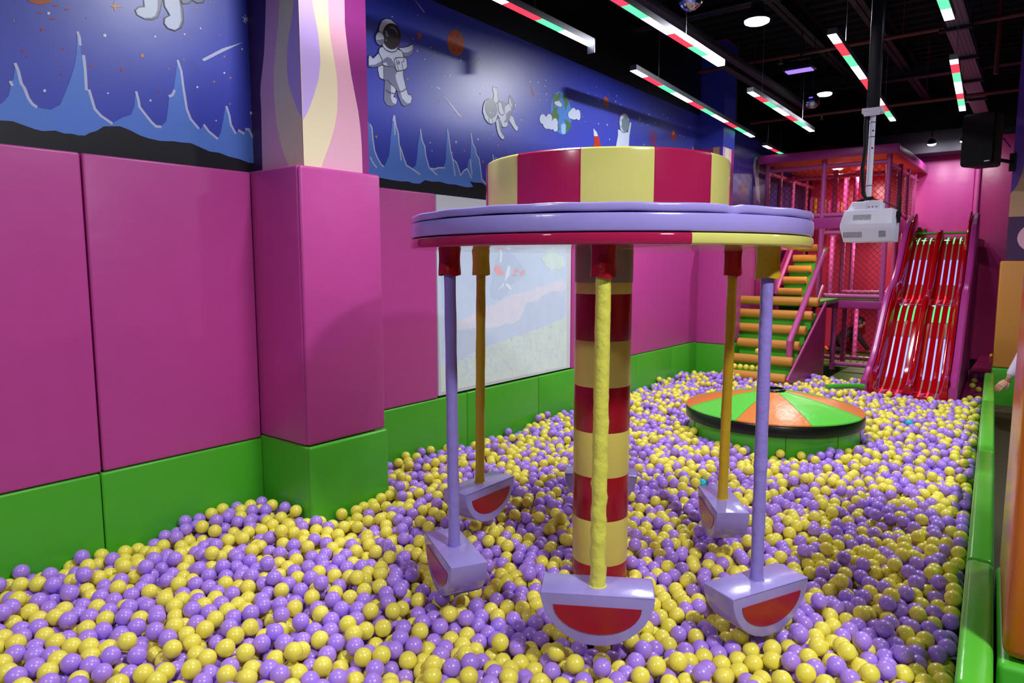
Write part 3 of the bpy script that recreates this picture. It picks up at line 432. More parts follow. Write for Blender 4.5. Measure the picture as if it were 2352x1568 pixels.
 ('p','suit',4,0,[(5.829,3.254),(5.826,3.239),(5.818,3.224),(5.805,3.212),(5.789,3.204),(5.772,3.202),(5.757,3.204),(5.744,3.212),(5.735,3.224),(5.732,3.238),(5.734,3.253),(5.742,3.268),(5.755,3.28),(5.771,3.288),(5.788,3.291),(5.803,3.288),(5.817,3.281),(5.825,3.269)]),
 ('p','suit',4,0,[(5.692,3.227),(5.69,3.213),(5.683,3.201),(5.673,3.191),(5.659,3.184),(5.645,3.182),(5.632,3.184),(5.621,3.191),(5.614,3.201),(5.611,3.213),(5.613,3.226),(5.62,3.239),(5.631,3.249),(5.644,3.255),(5.658,3.258),(5.671,3.256),(5.682,3.249),(5.69,3.239)]),
 ('p','suit',4,0,[(5.785,3.228),(5.781,3.216),(5.769,3.205),(5.751,3.194),(5.728,3.187),(5.704,3.183),(5.682,3.183),(5.664,3.187),(5.652,3.195),(5.647,3.205),(5.651,3.216),(5.663,3.227),(5.681,3.237),(5.703,3.245),(5.727,3.249),(5.75,3.249),(5.768,3.245),(5.781,3.238)]),
 ('p','suit',4,0,[(5.83,3.228),(5.828,3.217),(5.822,3.207),(5.813,3.199),(5.801,3.194),(5.789,3.192),(5.777,3.194),(5.768,3.199),(5.761,3.206),(5.759,3.216),(5.761,3.226),(5.767,3.236),(5.776,3.244),(5.788,3.249),(5.8,3.252),(5.812,3.25),(5.821,3.245),(5.828,3.237)]),
 ('p','ink',3,0,[(5.434,3.291),(5.433,3.284),(5.427,3.278),(5.42,3.272),(5.41,3.268),(5.399,3.266),(5.39,3.267),(5.382,3.27),(5.377,3.274),(5.375,3.28),(5.376,3.287),(5.382,3.293),(5.389,3.299),(5.399,3.303),(5.409,3.305),(5.419,3.304),(5.427,3.302),(5.432,3.297)]),
 ('p','ink',3,0,[(5.48,3.299),(5.478,3.292),(5.472,3.285),(5.464,3.278),(5.453,3.274),(5.442,3.272),(5.431,3.273),(5.422,3.276),(5.417,3.281),(5.415,3.287),(5.417,3.295),(5.422,3.302),(5.431,3.308),(5.441,3.312),(5.453,3.315),(5.463,3.314),(5.472,3.311),(5.478,3.306)]),
 ('p','ink',3,0,[(5.507,3.285),(5.505,3.277),(5.5,3.269),(5.491,3.263),(5.481,3.258),(5.47,3.257),(5.459,3.257),(5.451,3.261),(5.445,3.267),(5.443,3.274),(5.445,3.282),(5.45,3.29),(5.459,3.296),(5.469,3.301),(5.48,3.303),(5.491,3.302),(5.499,3.298),(5.505,3.293)]),
 ('p','ink',3,0,[(5.479,3.285),(5.477,3.278),(5.47,3.271),(5.459,3.265),(5.446,3.261),(5.432,3.258),(5.419,3.258),(5.408,3.26),(5.401,3.265),(5.399,3.271),(5.401,3.277),(5.408,3.284),(5.418,3.29),(5.432,3.295),(5.446,3.297),(5.459,3.298),(5.47,3.295),(5.477,3.291)]),
 ('p','suit',4,0,[(5.43,3.29),(5.429,3.285),(5.424,3.279),(5.417,3.274),(5.409,3.271),(5.4,3.269),(5.392,3.27),(5.385,3.272),(5.381,3.276),(5.379,3.281),(5.38,3.287),(5.385,3.292),(5.392,3.297),(5.4,3.3),(5.409,3.302),(5.417,3.302),(5.424,3.299),(5.428,3.295)]),
 ('p','suit',4,0,[(5.476,3.298),(5.474,3.292),(5.469,3.286),(5.462,3.281),(5.452,3.277),(5.442,3.275),(5.433,3.275),(5.426,3.278),(5.421,3.283),(5.419,3.288),(5.421,3.295),(5.425,3.301),(5.433,3.306),(5.442,3.31),(5.452,3.312),(5.461,3.311),(5.469,3.309),(5.474,3.304)]),
 ('p','suit',4,0,[(5.503,3.285),(5.501,3.277),(5.496,3.271),(5.489,3.265),(5.48,3.261),(5.47,3.259),(5.461,3.26),(5.454,3.263),(5.449,3.268),(5.447,3.275),(5.449,3.282),(5.454,3.288),(5.461,3.294),(5.47,3.298),(5.48,3.3),(5.489,3.299),(5.496,3.296),(5.501,3.291)]),
 ('p','suit',4,0,[(5.475,3.284),(5.473,3.278),(5.467,3.273),(5.457,3.267),(5.445,3.263),(5.433,3.261),(5.421,3.261),(5.411,3.263),(5.405,3.266),(5.403,3.271),(5.405,3.277),(5.411,3.283),(5.421,3.288),(5.432,3.292),(5.445,3.295),(5.457,3.295),(5.466,3.293),(5.473,3.289)]),
],
'mural_planet.a': [
 ('p','darkorange',1,0,[(4.134,3.515),(4.137,3.493),(4.134,3.471),(4.126,3.45),(4.114,3.43),(4.099,3.413),(4.08,3.4),(4.06,3.391),(4.039,3.387),(4.018,3.387),(3.998,3.392),(3.98,3.402),(3.966,3.416),(3.955,3.433),(3.949,3.453),(3.947,3.474),(3.949,3.495),(3.957,3.516),(3.968,3.535),(3.983,3.552),(4.001,3.566),(4.021,3.575),(4.042,3.58),(4.063,3.58),(4.083,3.575),(4.101,3.566),(4.116,3.552),(4.127,3.535)]),
 ('p','red',2,0,[(4.011,3.535),(4.009,3.527),(4.003,3.52),(3.996,3.516),(3.989,3.516),(3.983,3.52),(3.981,3.527),(3.983,3.535),(3.989,3.542),(3.996,3.546),(4.004,3.545),(4.009,3.541)]),
 ('p','red',2,0,[(4.079,3.549),(4.077,3.541),(4.071,3.534),(4.064,3.53),(4.056,3.53),(4.051,3.534),(4.049,3.541),(4.051,3.549),(4.056,3.556),(4.064,3.56),(4.072,3.56),(4.077,3.556)]),
 ('p','red',2,0,[(3.998,3.483),(3.997,3.475),(3.992,3.469),(3.985,3.465),(3.978,3.465),(3.973,3.47),(3.972,3.476),(3.974,3.484),(3.979,3.491),(3.985,3.494),(3.992,3.494),(3.997,3.49)]),
 ('p','red',2,0,[(4.062,3.489),(4.059,3.481),(4.052,3.474),(4.043,3.47),(4.034,3.47),(4.028,3.474),(4.025,3.48),(4.028,3.487),(4.034,3.494),(4.044,3.498),(4.053,3.498),(4.059,3.495)]),
 ('p','red',2,0,[(4.031,3.43),(4.028,3.422),(4.021,3.415),(4.012,3.411),(4.003,3.411),(3.997,3.415),(3.995,3.422),(3.997,3.43),(4.004,3.437),(4.013,3.441),(4.022,3.441),(4.028,3.437)]),
 ('p','red',2,0,[(4.104,3.446),(4.101,3.438),(4.094,3.431),(4.085,3.427),(4.076,3.427),(4.069,3.431),(4.067,3.437),(4.069,3.444),(4.076,3.451),(4.085,3.455),(4.095,3.455),(4.101,3.452)]),
],
'mural_planet.b': [
 ('p','darkorange',1,0,[(6.372,3.472),(6.374,3.456),(6.372,3.44),(6.365,3.426),(6.354,3.416),(6.339,3.41),(6.323,3.409),(6.307,3.412),(6.293,3.421),(6.281,3.433),(6.274,3.447),(6.271,3.463),(6.273,3.479),(6.281,3.492),(6.292,3.503),(6.306,3.509),(6.322,3.51),(6.338,3.507),(6.352,3.499),(6.364,3.487)]),
],
'mural_planet.c': [
 ('p','purple',1,0,[(7.496,3.263),(7.498,3.235),(7.49,3.207),(7.473,3.184),(7.45,3.167),(7.422,3.157),(7.392,3.157),(7.364,3.166),(7.339,3.182),(7.321,3.205),(7.31,3.231),(7.309,3.26),(7.317,3.287),(7.333,3.31),(7.356,3.327),(7.383,3.336),(7.413,3.337),(7.442,3.329),(7.467,3.313),(7.485,3.29)]),
],
'mural_planet.d': [
 ('p','red',1,0,[(8.034,3.363),(8.031,3.348),(8.02,3.333),(8.003,3.32),(7.98,3.31),(7.955,3.304),(7.93,3.303),(7.907,3.306),(7.888,3.314),(7.876,3.326),(7.871,3.339),(7.874,3.354),(7.885,3.369),(7.902,3.382),(7.924,3.392),(7.949,3.398),(7.974,3.399),(7.998,3.396),(8.017,3.388),(8.029,3.377)]),
 ('p','orange',2,0,[(7.981,3.395),(7.98,3.386),(7.975,3.377),(7.967,3.369),(7.957,3.364),(7.945,3.361),(7.933,3.36),(7.923,3.363),(7.914,3.368),(7.908,3.375),(7.906,3.384),(7.907,3.393),(7.912,3.402),(7.92,3.409),(7.93,3.415),(7.942,3.418),(7.953,3.418),(7.964,3.416),(7.973,3.411),(7.979,3.403)]),
],
'mural_rocket': [
 ('p','red',1,0,[(6.077,3.158),(6.143,3.13),(6.2,3.072),(6.231,2.999),(6.24,2.822),(6.13,2.809),(6.103,3.004),(6.09,3.089)]),
 ('p','suit',2,0,[(6.077,3.158),(6.143,3.13),(6.17,3.095),(6.09,3.084)]),
 ('p','red',2,0,[(6.102,3.047),(6.077,2.989),(6.095,2.893),(6.13,2.985)]),
],
'mural_astronaut.c': [
 ('p','suit',1,0,[(6.575,3.228),(6.696,3.223),(6.796,3.226),(6.841,3.351),(6.873,3.332),(6.835,3.197),(6.827,3.077),(6.821,2.923),(6.563,2.893),(6.534,3.039),(6.577,3.16)]),
 ('s','ink',2,0.005,[(6.575,3.228),(6.696,3.223),(6.796,3.226),(6.841,3.351),(6.873,3.332),(6.835,3.197),(6.827,3.077),(6.821,2.923),(6.563,2.893),(6.534,3.039),(6.577,3.16),(6.575,3.228)]),
 ('p','suit',3,0,[(6.822,3.33),(6.818,3.3),(6.806,3.272),(6.785,3.246),(6.759,3.227),(6.728,3.214),(6.696,3.209),(6.665,3.213),(6.637,3.224),(6.616,3.243),(6.602,3.267),(6.596,3.294),(6.6,3.323),(6.612,3.351),(6.632,3.376),(6.658,3.396),(6.688,3.409),(6.72,3.415),(6.751,3.412),(6.779,3.401),(6.801,3.382),(6.816,3.358)]),
 ('s','ink',4,0.006,[(6.822,3.33),(6.818,3.3),(6.806,3.272),(6.785,3.246),(6.759,3.227),(6.728,3.214),(6.696,3.209),(6.665,3.213),(6.637,3.224),(6.616,3.243),(6.602,3.267),(6.596,3.294),(6.6,3.323),(6.612,3.351),(6.632,3.376),(6.658,3.396),(6.688,3.409),(6.72,3.415),(6.751,3.412),(6.779,3.401),(6.801,3.382),(6.816,3.358),(6.822,3.33)]),
 ('p','visorgrey',5,0,[(6.82,3.314),(6.817,3.289),(6.805,3.264),(6.787,3.243),(6.763,3.228),(6.736,3.22),(6.709,3.22),(6.685,3.228),(6.665,3.243),(6.653,3.263),(6.648,3.287),(6.651,3.313),(6.662,3.337),(6.68,3.358),(6.704,3.373),(6.73,3.382),(6.757,3.382),(6.781,3.375),(6.801,3.36),(6.815,3.339)]),
 ('p','suit',6,0,[(6.662,3.299),(6.659,3.282),(6.652,3.267),(6.641,3.257),(6.628,3.255),(6.616,3.261),(6.607,3.273),(6.604,3.29),(6.606,3.307),(6.614,3.322),(6.625,3.331),(6.638,3.333),(6.65,3.328),(6.658,3.315)]),
 ('s','ink',7,0.005,[(6.662,3.299),(6.659,3.282),(6.652,3.267),(6.641,3.257),(6.628,3.255),(6.616,3.261),(6.607,3.273),(6.604,3.29),(6.606,3.307),(6.614,3.322),(6.625,3.331),(6.638,3.333),(6.65,3.328),(6.658,3.315),(6.662,3.299)]),
],
'mural_comet.a': [
 ('p','snow',1,0,[(3.894,3.067),(3.908,3.064),(4.004,3.007),(4.102,2.941),(4.088,2.931),(3.996,2.993)]),
 ('p','orange',2,0,[(4.071,2.951),(4.102,2.941),(4.088,2.931)]),
 ('p','snow',1,0,[(4.265,3.368),(4.289,3.399),(4.339,3.44),(4.298,3.394)]),
 ('p','darkorange',1,0,[(5.006,3.362),(5.056,3.315),(5.08,3.28),(5.058,3.272)]),
 ('p','snow',1,0,[(3.611,3.672),(3.622,3.671),(3.714,3.614),(3.7,3.612)]),
],
'mural_astronaut.d': [
 ('p','suit',1,0,[(11.135,3.321),(11.132,3.256),(11.107,3.199),(11.065,3.158),(11.012,3.14),(10.956,3.148),(10.906,3.179),(10.869,3.229),(10.851,3.29),(10.854,3.354),(10.878,3.41),(10.92,3.451),(10.972,3.47),(11.028,3.464),(11.079,3.434),(11.116,3.384)]),
 ('p','visorgrey',2,0,[(11.112,3.339),(11.11,3.292),(11.091,3.253),(11.061,3.229),(11.025,3.225),(10.989,3.242),(10.962,3.276),(10.949,3.321),(10.952,3.368),(10.97,3.407),(11.0,3.431),(11.036,3.435),(11.071,3.418),(11.098,3.384)]),
 ('p','suit',1,0,[(10.927,3.166),(11.131,3.186),(11.248,2.752),(11.069,2.842)]),
],
'mural_planet.e': [
 ('p','darkorange',1,0,[(10.323,2.818),(10.365,2.95),(10.524,3.061),(10.504,2.897)]),
],
}
PILASTER_PAINT = {'front':{'pink':[(2.595,3.27),(2.593,3.145),(2.599,3.083),(2.608,3.01),(2.629,2.874),(2.651,2.776),(2.673,2.682),(2.687,2.586),(2.693,2.487),(2.695,2.334)],'cream':[(2.481,3.237),(2.483,3.115),(2.493,3.026),(2.513,2.925),(2.528,2.841),(2.53,2.753),(2.523,2.656),(2.504,2.571),(2.469,2.477),(2.434,2.402),(2.405,2.336)],'lilac':[(2.377,3.207),(2.39,3.139),(2.409,3.047),(2.417,2.958),(2.418,2.891),(2.403,2.802),(2.369,2.71),(2.329,2.623),(2.295,2.57)]},'near':{'mauve':[(-3.493,3.247),(-3.507,3.127),(-3.529,2.976),(-3.553,2.886),(-3.575,2.813),(-3.582,2.763),(-3.58,2.667),(-3.586,2.506),(-3.592,2.343)],'cream':[(-3.367,3.219),(-3.379,3.131),(-3.408,3.016),(-3.437,2.891),(-3.447,2.806),(-3.449,2.712),(-3.437,2.585),(-3.41,2.487),(-3.372,2.395),(-3.342,2.348)],'lilac':[(-3.239,3.19),(-3.258,3.106),(-3.289,3.023),(-3.312,2.949),(-3.319,2.847),(-3.31,2.772),(-3.277,2.7),(-3.239,2.628),(-3.198,2.571)]}}
SCREEN_PICTURE = {'pale':[(3.746,1.894),(5.525,1.919),(5.543,0.811),(3.777,0.816)],'grass':[(3.774,1.021),(4.023,1.045),(4.327,1.114),(4.627,1.162),(4.953,1.195),(5.216,1.237),(5.535,1.29),(5.543,0.811),(3.777,0.816)],'path':[(3.772,1.287),(4.001,1.366),(4.217,1.407),(4.461,1.477),(4.706,1.544),(4.951,1.575),(5.211,1.629),(5.529,1.654),(5.531,1.526),(5.266,1.576),(5.089,1.47),(4.868,1.469),(4.77,1.288),(4.628,1.297),(4.357,1.269),(4.188,1.282),(3.974,1.289)],'shade':[(3.778,1.261),(4.0,1.287),(4.357,1.269),(4.77,1.288),(4.884,1.469),(5.23,1.557),(5.493,1.506),(5.535,1.295),(5.216,1.242),(4.953,1.2),(4.627,1.167),(4.327,1.118),(4.023,1.049),(3.774,1.025)],'leaf':[(4.448,1.894),(4.706,1.898),(4.769,1.803),(4.916,1.734),(4.786,1.667),(4.674,1.65),(4.581,1.52),(4.417,1.489),(4.359,1.601),(4.418,1.711)],'leafb':[(3.744,1.744),(3.866,1.768),(3.966,1.664),(3.926,1.544),(3.799,1.447),(3.757,1.483)],'lightc':[(5.068,1.892),(5.448,1.918),(5.517,1.76),(5.21,1.742)],'reda':[(4.421,1.775),(4.477,1.801),(4.536,1.765),(4.564,1.709),(4.477,1.705),(4.432,1.738)],'redb':[(4.69,1.755),(4.761,1.759),(4.769,1.735),(4.698,1.731)],'redc':[(4.785,1.735),(4.834,1.754),(4.867,1.734),(4.802,1.701),(4.773,1.711)],'redd':[(4.667,1.722),(4.745,1.716),(4.738,1.699),(4.671,1.703)],'wing':[(4.617,1.793),(4.643,1.784),(4.636,1.717),(4.566,1.648),(4.582,1.718)],'body':[(4.582,1.643),(4.636,1.627),(4.667,1.588),(4.635,1.582),(4.582,1.619)],'legs':[(4.551,1.648),(4.566,1.633),(4.544,1.615),(4.498,1.598),(4.469,1.561),(4.491,1.602),(4.529,1.62)],'stem':[(4.507,1.9),(4.534,1.9),(4.522,1.816),(4.495,1.812)]}# ------------------------------------------------------------------ camera
CAM = Vector((0, 0, 1.8)); YAW = radians(37.80); PITCH = radians(6.44)
cd = bpy.data.cameras.new('camera'); cam = bpy.data.objects.new('camera', cd); COL.objects.link(cam)
cd.sensor_width = 36; cd.lens = 24; cd.clip_end = 100; cd.clip_start = .05
cam.location = CAM; cam.rotation_euler = (pi/2-PITCH, 0, YAW)
cd.dof.use_dof = True; cd.dof.focus_distance = 3.2; cd.dof.aperture_fstop = 7.1
SC.camera = cam
def project(p):
    d = Vector(p)-CAM
    r = d.x*cos(YAW)+d.y*sin(YAW); f = -d.x*sin(YAW)+d.y*cos(YAW)
    zc = f*cos(PITCH)-d.z*sin(PITCH); dn = -(d.z*cos(PITCH)+f*sin(PITCH))
    return (1176+1568*r/zc, 784+1568*dn/zc, zc) if zc > .01 else (0, 0, -1)

# ------------------------------------------------------------------ shell
WX = -3.68
b = MB(); b.box(-4.2, 4.0, -4, 15.2, -.1, 0, 0); struct(b.build('floor', 'floor_blue', sharp=0))
b = MB(); b.box(-3.7, -.05, -.6, 9.5, 0.001, .2, 0); struct(b.build('floor', 'pit_floor', sharp=0), 'floor of the ball pit under the balls')
b = MB()                                     # corrugated steel deck, painted black
ys = []; y = -4
while y < 15.2:
    ys += [(y, 4.62), (y+.09, 4.62), (y+.12, 4.68), (y+.21, 4.68)]; y += .24
ys.append((15.2, 4.62))
for (ya, za), (yb, zb) in zip(ys, ys[1:]): b.quad([(-4.2, ya, za), (4, ya, za), (4, yb, zb), (-4.2, yb, zb)])
b.box(-4.2, 4, -4, 15.2, 4.7, 4.8)
struct(b.build('ceiling', 'ceiling', sharp=0))

wall = MB(); wall.box(WX-.2, WX, -4, 14.2, 0, 4.7, 0); wall.quad([(WX+.0003, -4, 3.72), (WX+.0003, 14.2, 3.72), (WX+.0003, 14.2, 4.6), (WX+.0003, -4, 4.6)], 1)
wall_left = struct(wall.build('wall_left', ['night', 'paint_black'], sharp=0))
b = MB(); b.box(WX-.2, 4, 13.95, 14.2, 0, 4.7, 0); wall_back = struct(b.build('wall_back', 'paint_black', sharp=0))
b = MB(); b.box(3.0, 3.2, -4, 13.95, 0, 4.7, 0); struct(b.build('wall_right', 'paint_black', sharp=0))
b = MB(); b.box(WX-.2, 3.2, -4.2, -4, 0, 4.7, 0); struct(b.build('wall_front', 'paint_dark', sharp=0))

# painted space mural on the left wall
def ribbon(mb, pts, w, x, m):
    for i_, ((a, c), (a2, c2)) in enumerate(zip(pts, pts[1:])):
        x += .000004
        d = Vector((a2-a, c2-c)); L = d.length
        if L < 1e-5: continue
        n = Vector((-d.y, d.x))/L*w/2; e = d/L*w*.25
        mb.quad([(x, a-e.x+n.x, c-e.y+n.y), (x, a-e.x-n.x, c-e.y-n.y), (x, a2+e.x-n.x, c2+e.y-n.y), (x, a2+e.x+n.x, c2+e.y+n.y)], m)
for g, items in MURAL.items():
    mb = MB(); keys = []
    for it_, (kind, k, layer, w, pts) in enumerate(items):
        if k not in keys: keys.append(k)
        x = WX+.001+layer*.0004+(it_ % 17)*.00002
        if kind == 'p': mb.poly([(x, p[0], p[1]) for p in pts], keys.index(k))
        else: ribbon(mb, pts, w, x, keys.index(k))
    if g == 'mural_stars':
        r2 = random.Random(3)
        for i in range(330):
            yy = r2.uniform(2.85, 11.0); zz = r2.uniform(2.62, 3.6)
            if not (2.85 < yy < 3.5 and 2.7 < zz < 3.25) and not (4.9 < yy < 5.8 and zz < 3.2):
                k = r2.choice(['white', 'white', 'white', 'orange', 'red']); 
                if k not in keys: keys.append(k)
                rr = r2.uniform(.004, .009)
                mb.poly([(WX+.0013, yy+rr*cos(t*pi/4), zz+rr*sin(t*pi/4)) for t in range(8)], keys.index(k))
    o = mb.build(g.split('.')[0], keys, wall_left, sharp=0)

# padded pilaster near the camera, with its painted head
def pilaster(name, x1, y0, y1, ztop, paint):
    mb = MB(); keys = ['paint_plum', 'paint_pink', 'paint_cream', 'paint_lilac', 'paint_dark', 'night', 'paint_violet', 'paint_tan']
    mb.box(WX, x1, y0, y1, 0, 4.62, 0)
    paint(mb)
    return struct(mb.build(name, keys, sharp=0))
def paint_near(mb):
    x = -3.1995; ye = 2.291; zt = 4.6
    for i, (k, m) in enumerate((('pink', 1), ('cream', 2), ('lilac', 3))):
        c = PILASTER_PAINT['front'][k]; c = [(c[0][0], zt)]+c
        zb = c[-1][1] if k == 'lilac' else 2.2
        c = c if k == 'lilac' else c+[(c[-1][0], 2.2)]
        mb.poly([(x+i*.0004, ye, zt)]+[(x+i*.0004, p[0], p[1]) for p in c]+([(x+i*.0004, ye, 2.2)] if k != 'lilac' else []), m)
    yn = 2.2895; xe = -3.201
    mb.quad([(WX, yn+.0003, 2.2), (xe, yn+.0003, 2.2), (xe, yn+.0003, zt), (WX, yn+.0003, zt)], 4)
    for i, (k, m) in enumerate((('mauve', 1), ('cream', 2), ('lilac', 3))):
        c = PILASTER_PAINT['near'][k]; c = [(c[0][0], zt)]+c
        c = c if k == 'lilac' else c+[(c[-1][0], 2.2)]
        mb.poly([(xe, yn-i*.0004, zt)]+[(p[0], yn-i*.0004, p[1]) for p in c]+([(xe, yn-i*.0004, 2.2)] if k != 'lilac' else []), m)
pilaster('pilaster', -3.2, 2.29, 2.745, 4.6, paint_near)
def paint_far(mb):
    x = -3.359
    mb.quad([(x, 8.74, 3.3), (x, 9.14, 3.3), (x, 9.14, 4.6), (x, 8.74, 4.6)], 5)
    for y0, y1, m in ((8.74, 8.82, 3), (8.82, 8.95, 2), (8.95, 9.04, 1)): mb.quad([(x, y0, 2.2), (x, y1, 2.2), (x, y1, 3.3), (x, y0, 3.3)], m)
    y = 8.739
    mb.quad([(WX, y, 3.3), (-3.36, y, 3.3), (-3.36, y, 4.6), (WX, y, 4.6)], 5)
    for x0, x1, m in ((-3.62, -3.49, 0), (-3.49, -3.405, 7), (-3.405, -3.36, 6)): mb.quad([(x0, y, 2.2), (x1, y, 2.2), (x1, y, 3.3), (x0, y, 3.3)], m)
pilaster('pilaster', -3.36, 8.74, 9.14, 4.6, paint_far)

# ------------------------------------------------------------------ wall padding: every pad lifts off
def pad(x0, x1, y0, y1, z0, z1, m, label, grp, bev=.011, seg=3):
    mb = MB(); mb.box(x0, x1, y0+.002, y1-.002, z0+.002, z1-.002, 0, bev, seg)
    return tag(mb.build('wall_pad', m), label, 'wall pad', grp)
PX = -3.62; BX = WX+.006
pk = 'tall pink pads on the left wall'; gk = 'low green pads on the left wall'
for y0, y1, l in ((.0, 1.355, 'tall pink wall pad at the left end, above the frontmost green pad'), (1.36, 2.232, 'tall pink wall pad filling the gap just in front of the near pilaster'),
                  (2.805, 3.742, 'tall pink wall pad between the near pilaster and the white screen'), (5.615, 8.69, 'long pink wall pad between the white screen and the far pilaster')):
    pad(BX, PX, y0, y1, .775, 2.325, 'pink', l, pk)
for y0, y1, l in ((.0, 1.345, 'low green wall pad at the left end under the frontmost pink pad'), (1.345, 2.232, 'low green wall pad under the pink pad in front of the near pilaster'),
                  (2.805, 4.07, 'low green wall pad just behind the near pilaster'), (4.07, 5.06, 'low green wall pad below the middle of the white screen'),
                  (5.06, 6.99, 'low green wall pad below the far edge of the white screen'), (6.99, 7.93, 'low green wall pad second in front of the far pilaster'), (7.93, 8.69, 'low green wall pad touching the far pilaster')):
    pad(BX, PX+.008, y0, y1, .0, .775, 'green', l, gk)
# sleeves of padding round the two pilasters
def sleeve_pad(x1, y0, y1, z0, z1, m, label, grp, yi0, yi1, xi):
    mb = MB()
    mb.box(BX, x1-.022, y0, yi0-.004, z0+.002, z1-.002, 0, .012)
    mb.box(xi+.004, x1, y0+.004, y1, z0+.002, z1-.002, 0, .016)
    return tag(mb.build('pilaster_pad', m), label, 'wall pad', grp)
pp = 'pads around the two pilasters'
sleeve_pad(-3.165, 2.235, 2.80, .79, 2.33, 'pink', 'tall pink pad wrapped round the near pilaster with swirl paint above', pp, 2.285, 2.75, -3.2)
sleeve_pad(-3.150, 2.228, 2.808, .0, .79, 'green', 'low green pad wrapped round the foot of the near pilaster', pp, 2.285, 2.75, -3.2)
sleeve_pad(-3.20, 8.695, 9.16, .76, 2.33, 'pink', 'tall pink pad wrapped round the far pilaster beside the stairs', pp, 8.735, 9.14, -3.33)
sleeve_pad(-3.19, 8.69, 9.17, .0, .76, 'green', 'low green pad wrapped round the foot of the far pilaster', pp, 8.735, 9.14, -3.33)
mb = MB(); mb.box(BX, PX-.02, 9.18, 11.0, .2, 2.4, 0, .015); tag(mb.build('wall_pad', 'pink'), 'tall pink wall pad beside the orange stairs behind the far pilaster', 'wall pad', pk)
mb = MB(); mb.box(BX, PX-.02, 11.02, 13.9, .2, 2.35, 0, .015); tag(mb.build('wall_pad', 'magenta_mat'), 'dark magenta wall pad inside the play tower left of the upper stairs', 'wall pad', pk)

# back wall padding
bk = 'pink pads on the back wall'
for i, (x0, x1, z1, m, l) in enumerate(((-3.6, -2.78, 4.0, 'rose_wall', 'rose back wall pad behind the left half of the play tower'), (-2.775, -1.97, 4.0, 'rose_wall', 'rose back wall pad behind the crawling boy'),
                                   (-1.965, -1.02, 3.72, 'pink', 'bright magenta back wall pad above the red slide'), (-.93, 1.2, 3.9, 'magenta_mat', 'dark magenta back wall pad right of the slide, below the speaker'))):
    mb = MB(); mb.box(x0, x1, 13.86, 13.94, .2, z1, 0, .015); tag(mb.build('wall_pad', m), l, 'wall pad', bk)
mb = MB(); mb.tube([(-.975, 13.84, .25), (-.975, 13.84, 3.9)], .04, 12); tag(mb.build('corner_tube', 'pink_tube'), 'upright pink foam tube on the back wall right of the slide top', 'foam tube')

# ------------------------------------------------------------------ projection screen
scr = MB(); scr.box(BX, PX-.004, 3.75, 5.605, .79, 2.32, 0, .003, 1)
so = tag(scr.build('projection_screen', 'screen'), 'white projection screen on the left wall showing a pale garden picture', 'screen')
mb = MB(); keys = ['pic_pale', 'pic_grass', 'pic_path', 'pic_shade', 'pic_leaf', 'pic_lightc', 'pic_red', 'pic_insect']
for i, (k, m) in enumerate((('pale', 0), ('shade', 3), ('grass', 1), ('path', 2), ('leaf', 4), ('leafb', 4), ('lightc', 5), ('reda', 6), ('redb', 6), ('redc', 6), ('redd', 6), ('wing', 7), ('body', 7), ('legs', 7), ('stem', 7))):
    q = SCREEN_PICTURE[k]
    if k not in ('pale', 'grass', 'wing', 'body', 'legs', 'stem'):              # leafy, uneven outlines
        rj = random.Random(len(q)*7+i); lim = SCREEN_PICTURE['pale']; y0_, y1_ = lim[0][0], lim[1][0]
        for it_ in range(3): q = [p for a, c in zip(q, q[1:]+q[:1]) for p in ((.75*a[0]+.25*c[0], .75*a[1]+.25*c[1]), (.25*a[0]+.75*c[0], .25*a[1]+.75*c[1]))]
        j_ = .012 if k in ('shade', 'leaf', 'leafb', 'lightc', 'path') else .003
        q = [(min(5.52, max(3.79, p[0]+rj.uniform(-j_, j_))), max(.83, p[1]+rj.uniform(-j_, j_))) for p in q]
    mb.poly([(PX-.0035+i*.0002, p[0], p[1]) for p in q], m)
rr = random.Random(5); gr = SCREEN_PICTURE['grass']
for i in range(420):
    y = rr.uniform(3.9, 5.5); z = rr.uniform(.86, .86+.62*(.35+.65*(y-3.9)/1.6)*.75)
    h = rr.uniform(.02, .05); dx = rr.uniform(-.02, .02)
    mb.poly([(PX+.0002, y, z), (PX+.0002, y+.008, z), (PX+.0002, y+dx, z+h)], rr.choice([0, 2, 5, 2]))
mb.build('painted_projection', keys, so, sharp=0)  # projected image painted on the screen, no projector beam
# ------------------------------------------------------------------ carousel
CX, CY = -1.589, 2.732
AF = radians(-59.82)                      # direction from the carousel to the camera
def cpt(r, phi, z=0): a = AF+radians(phi); return Vector((CX+r*cos(a), CY+r*sin(a), z))
car = empty('carousel', (CX, CY, .2), 'hanging seat carousel with striped column, round lavender canopy and six seats', 'carousel')
# column
bands = [(.2, .417, 1), (.417, .63, 0), (.63, .835, 1), (.835, 1.042, 0), (1.042, 1.25, 1), (1.25, 1.459, 0), (1.459, 1.669, 1), (1.669, 1.72, 0)]
mb = MB()
for z0, z1, m in bands: mb.lathe([(.129, z0), (.1298, z0+.003), (.1298, z1-.003), (.129, z1)], (CX, CY), 48, m)
mb.build('column', ['butter_band', 'red_band'], car)
mb = MB(); mb.lathe([(.131, 1.72), (.1325, 1.724), (.1325, 1.868)], (CX, CY), 40); mb.build('column_collar', 'taupe', car)['label'] = 'grey brown collar at the top of the column'
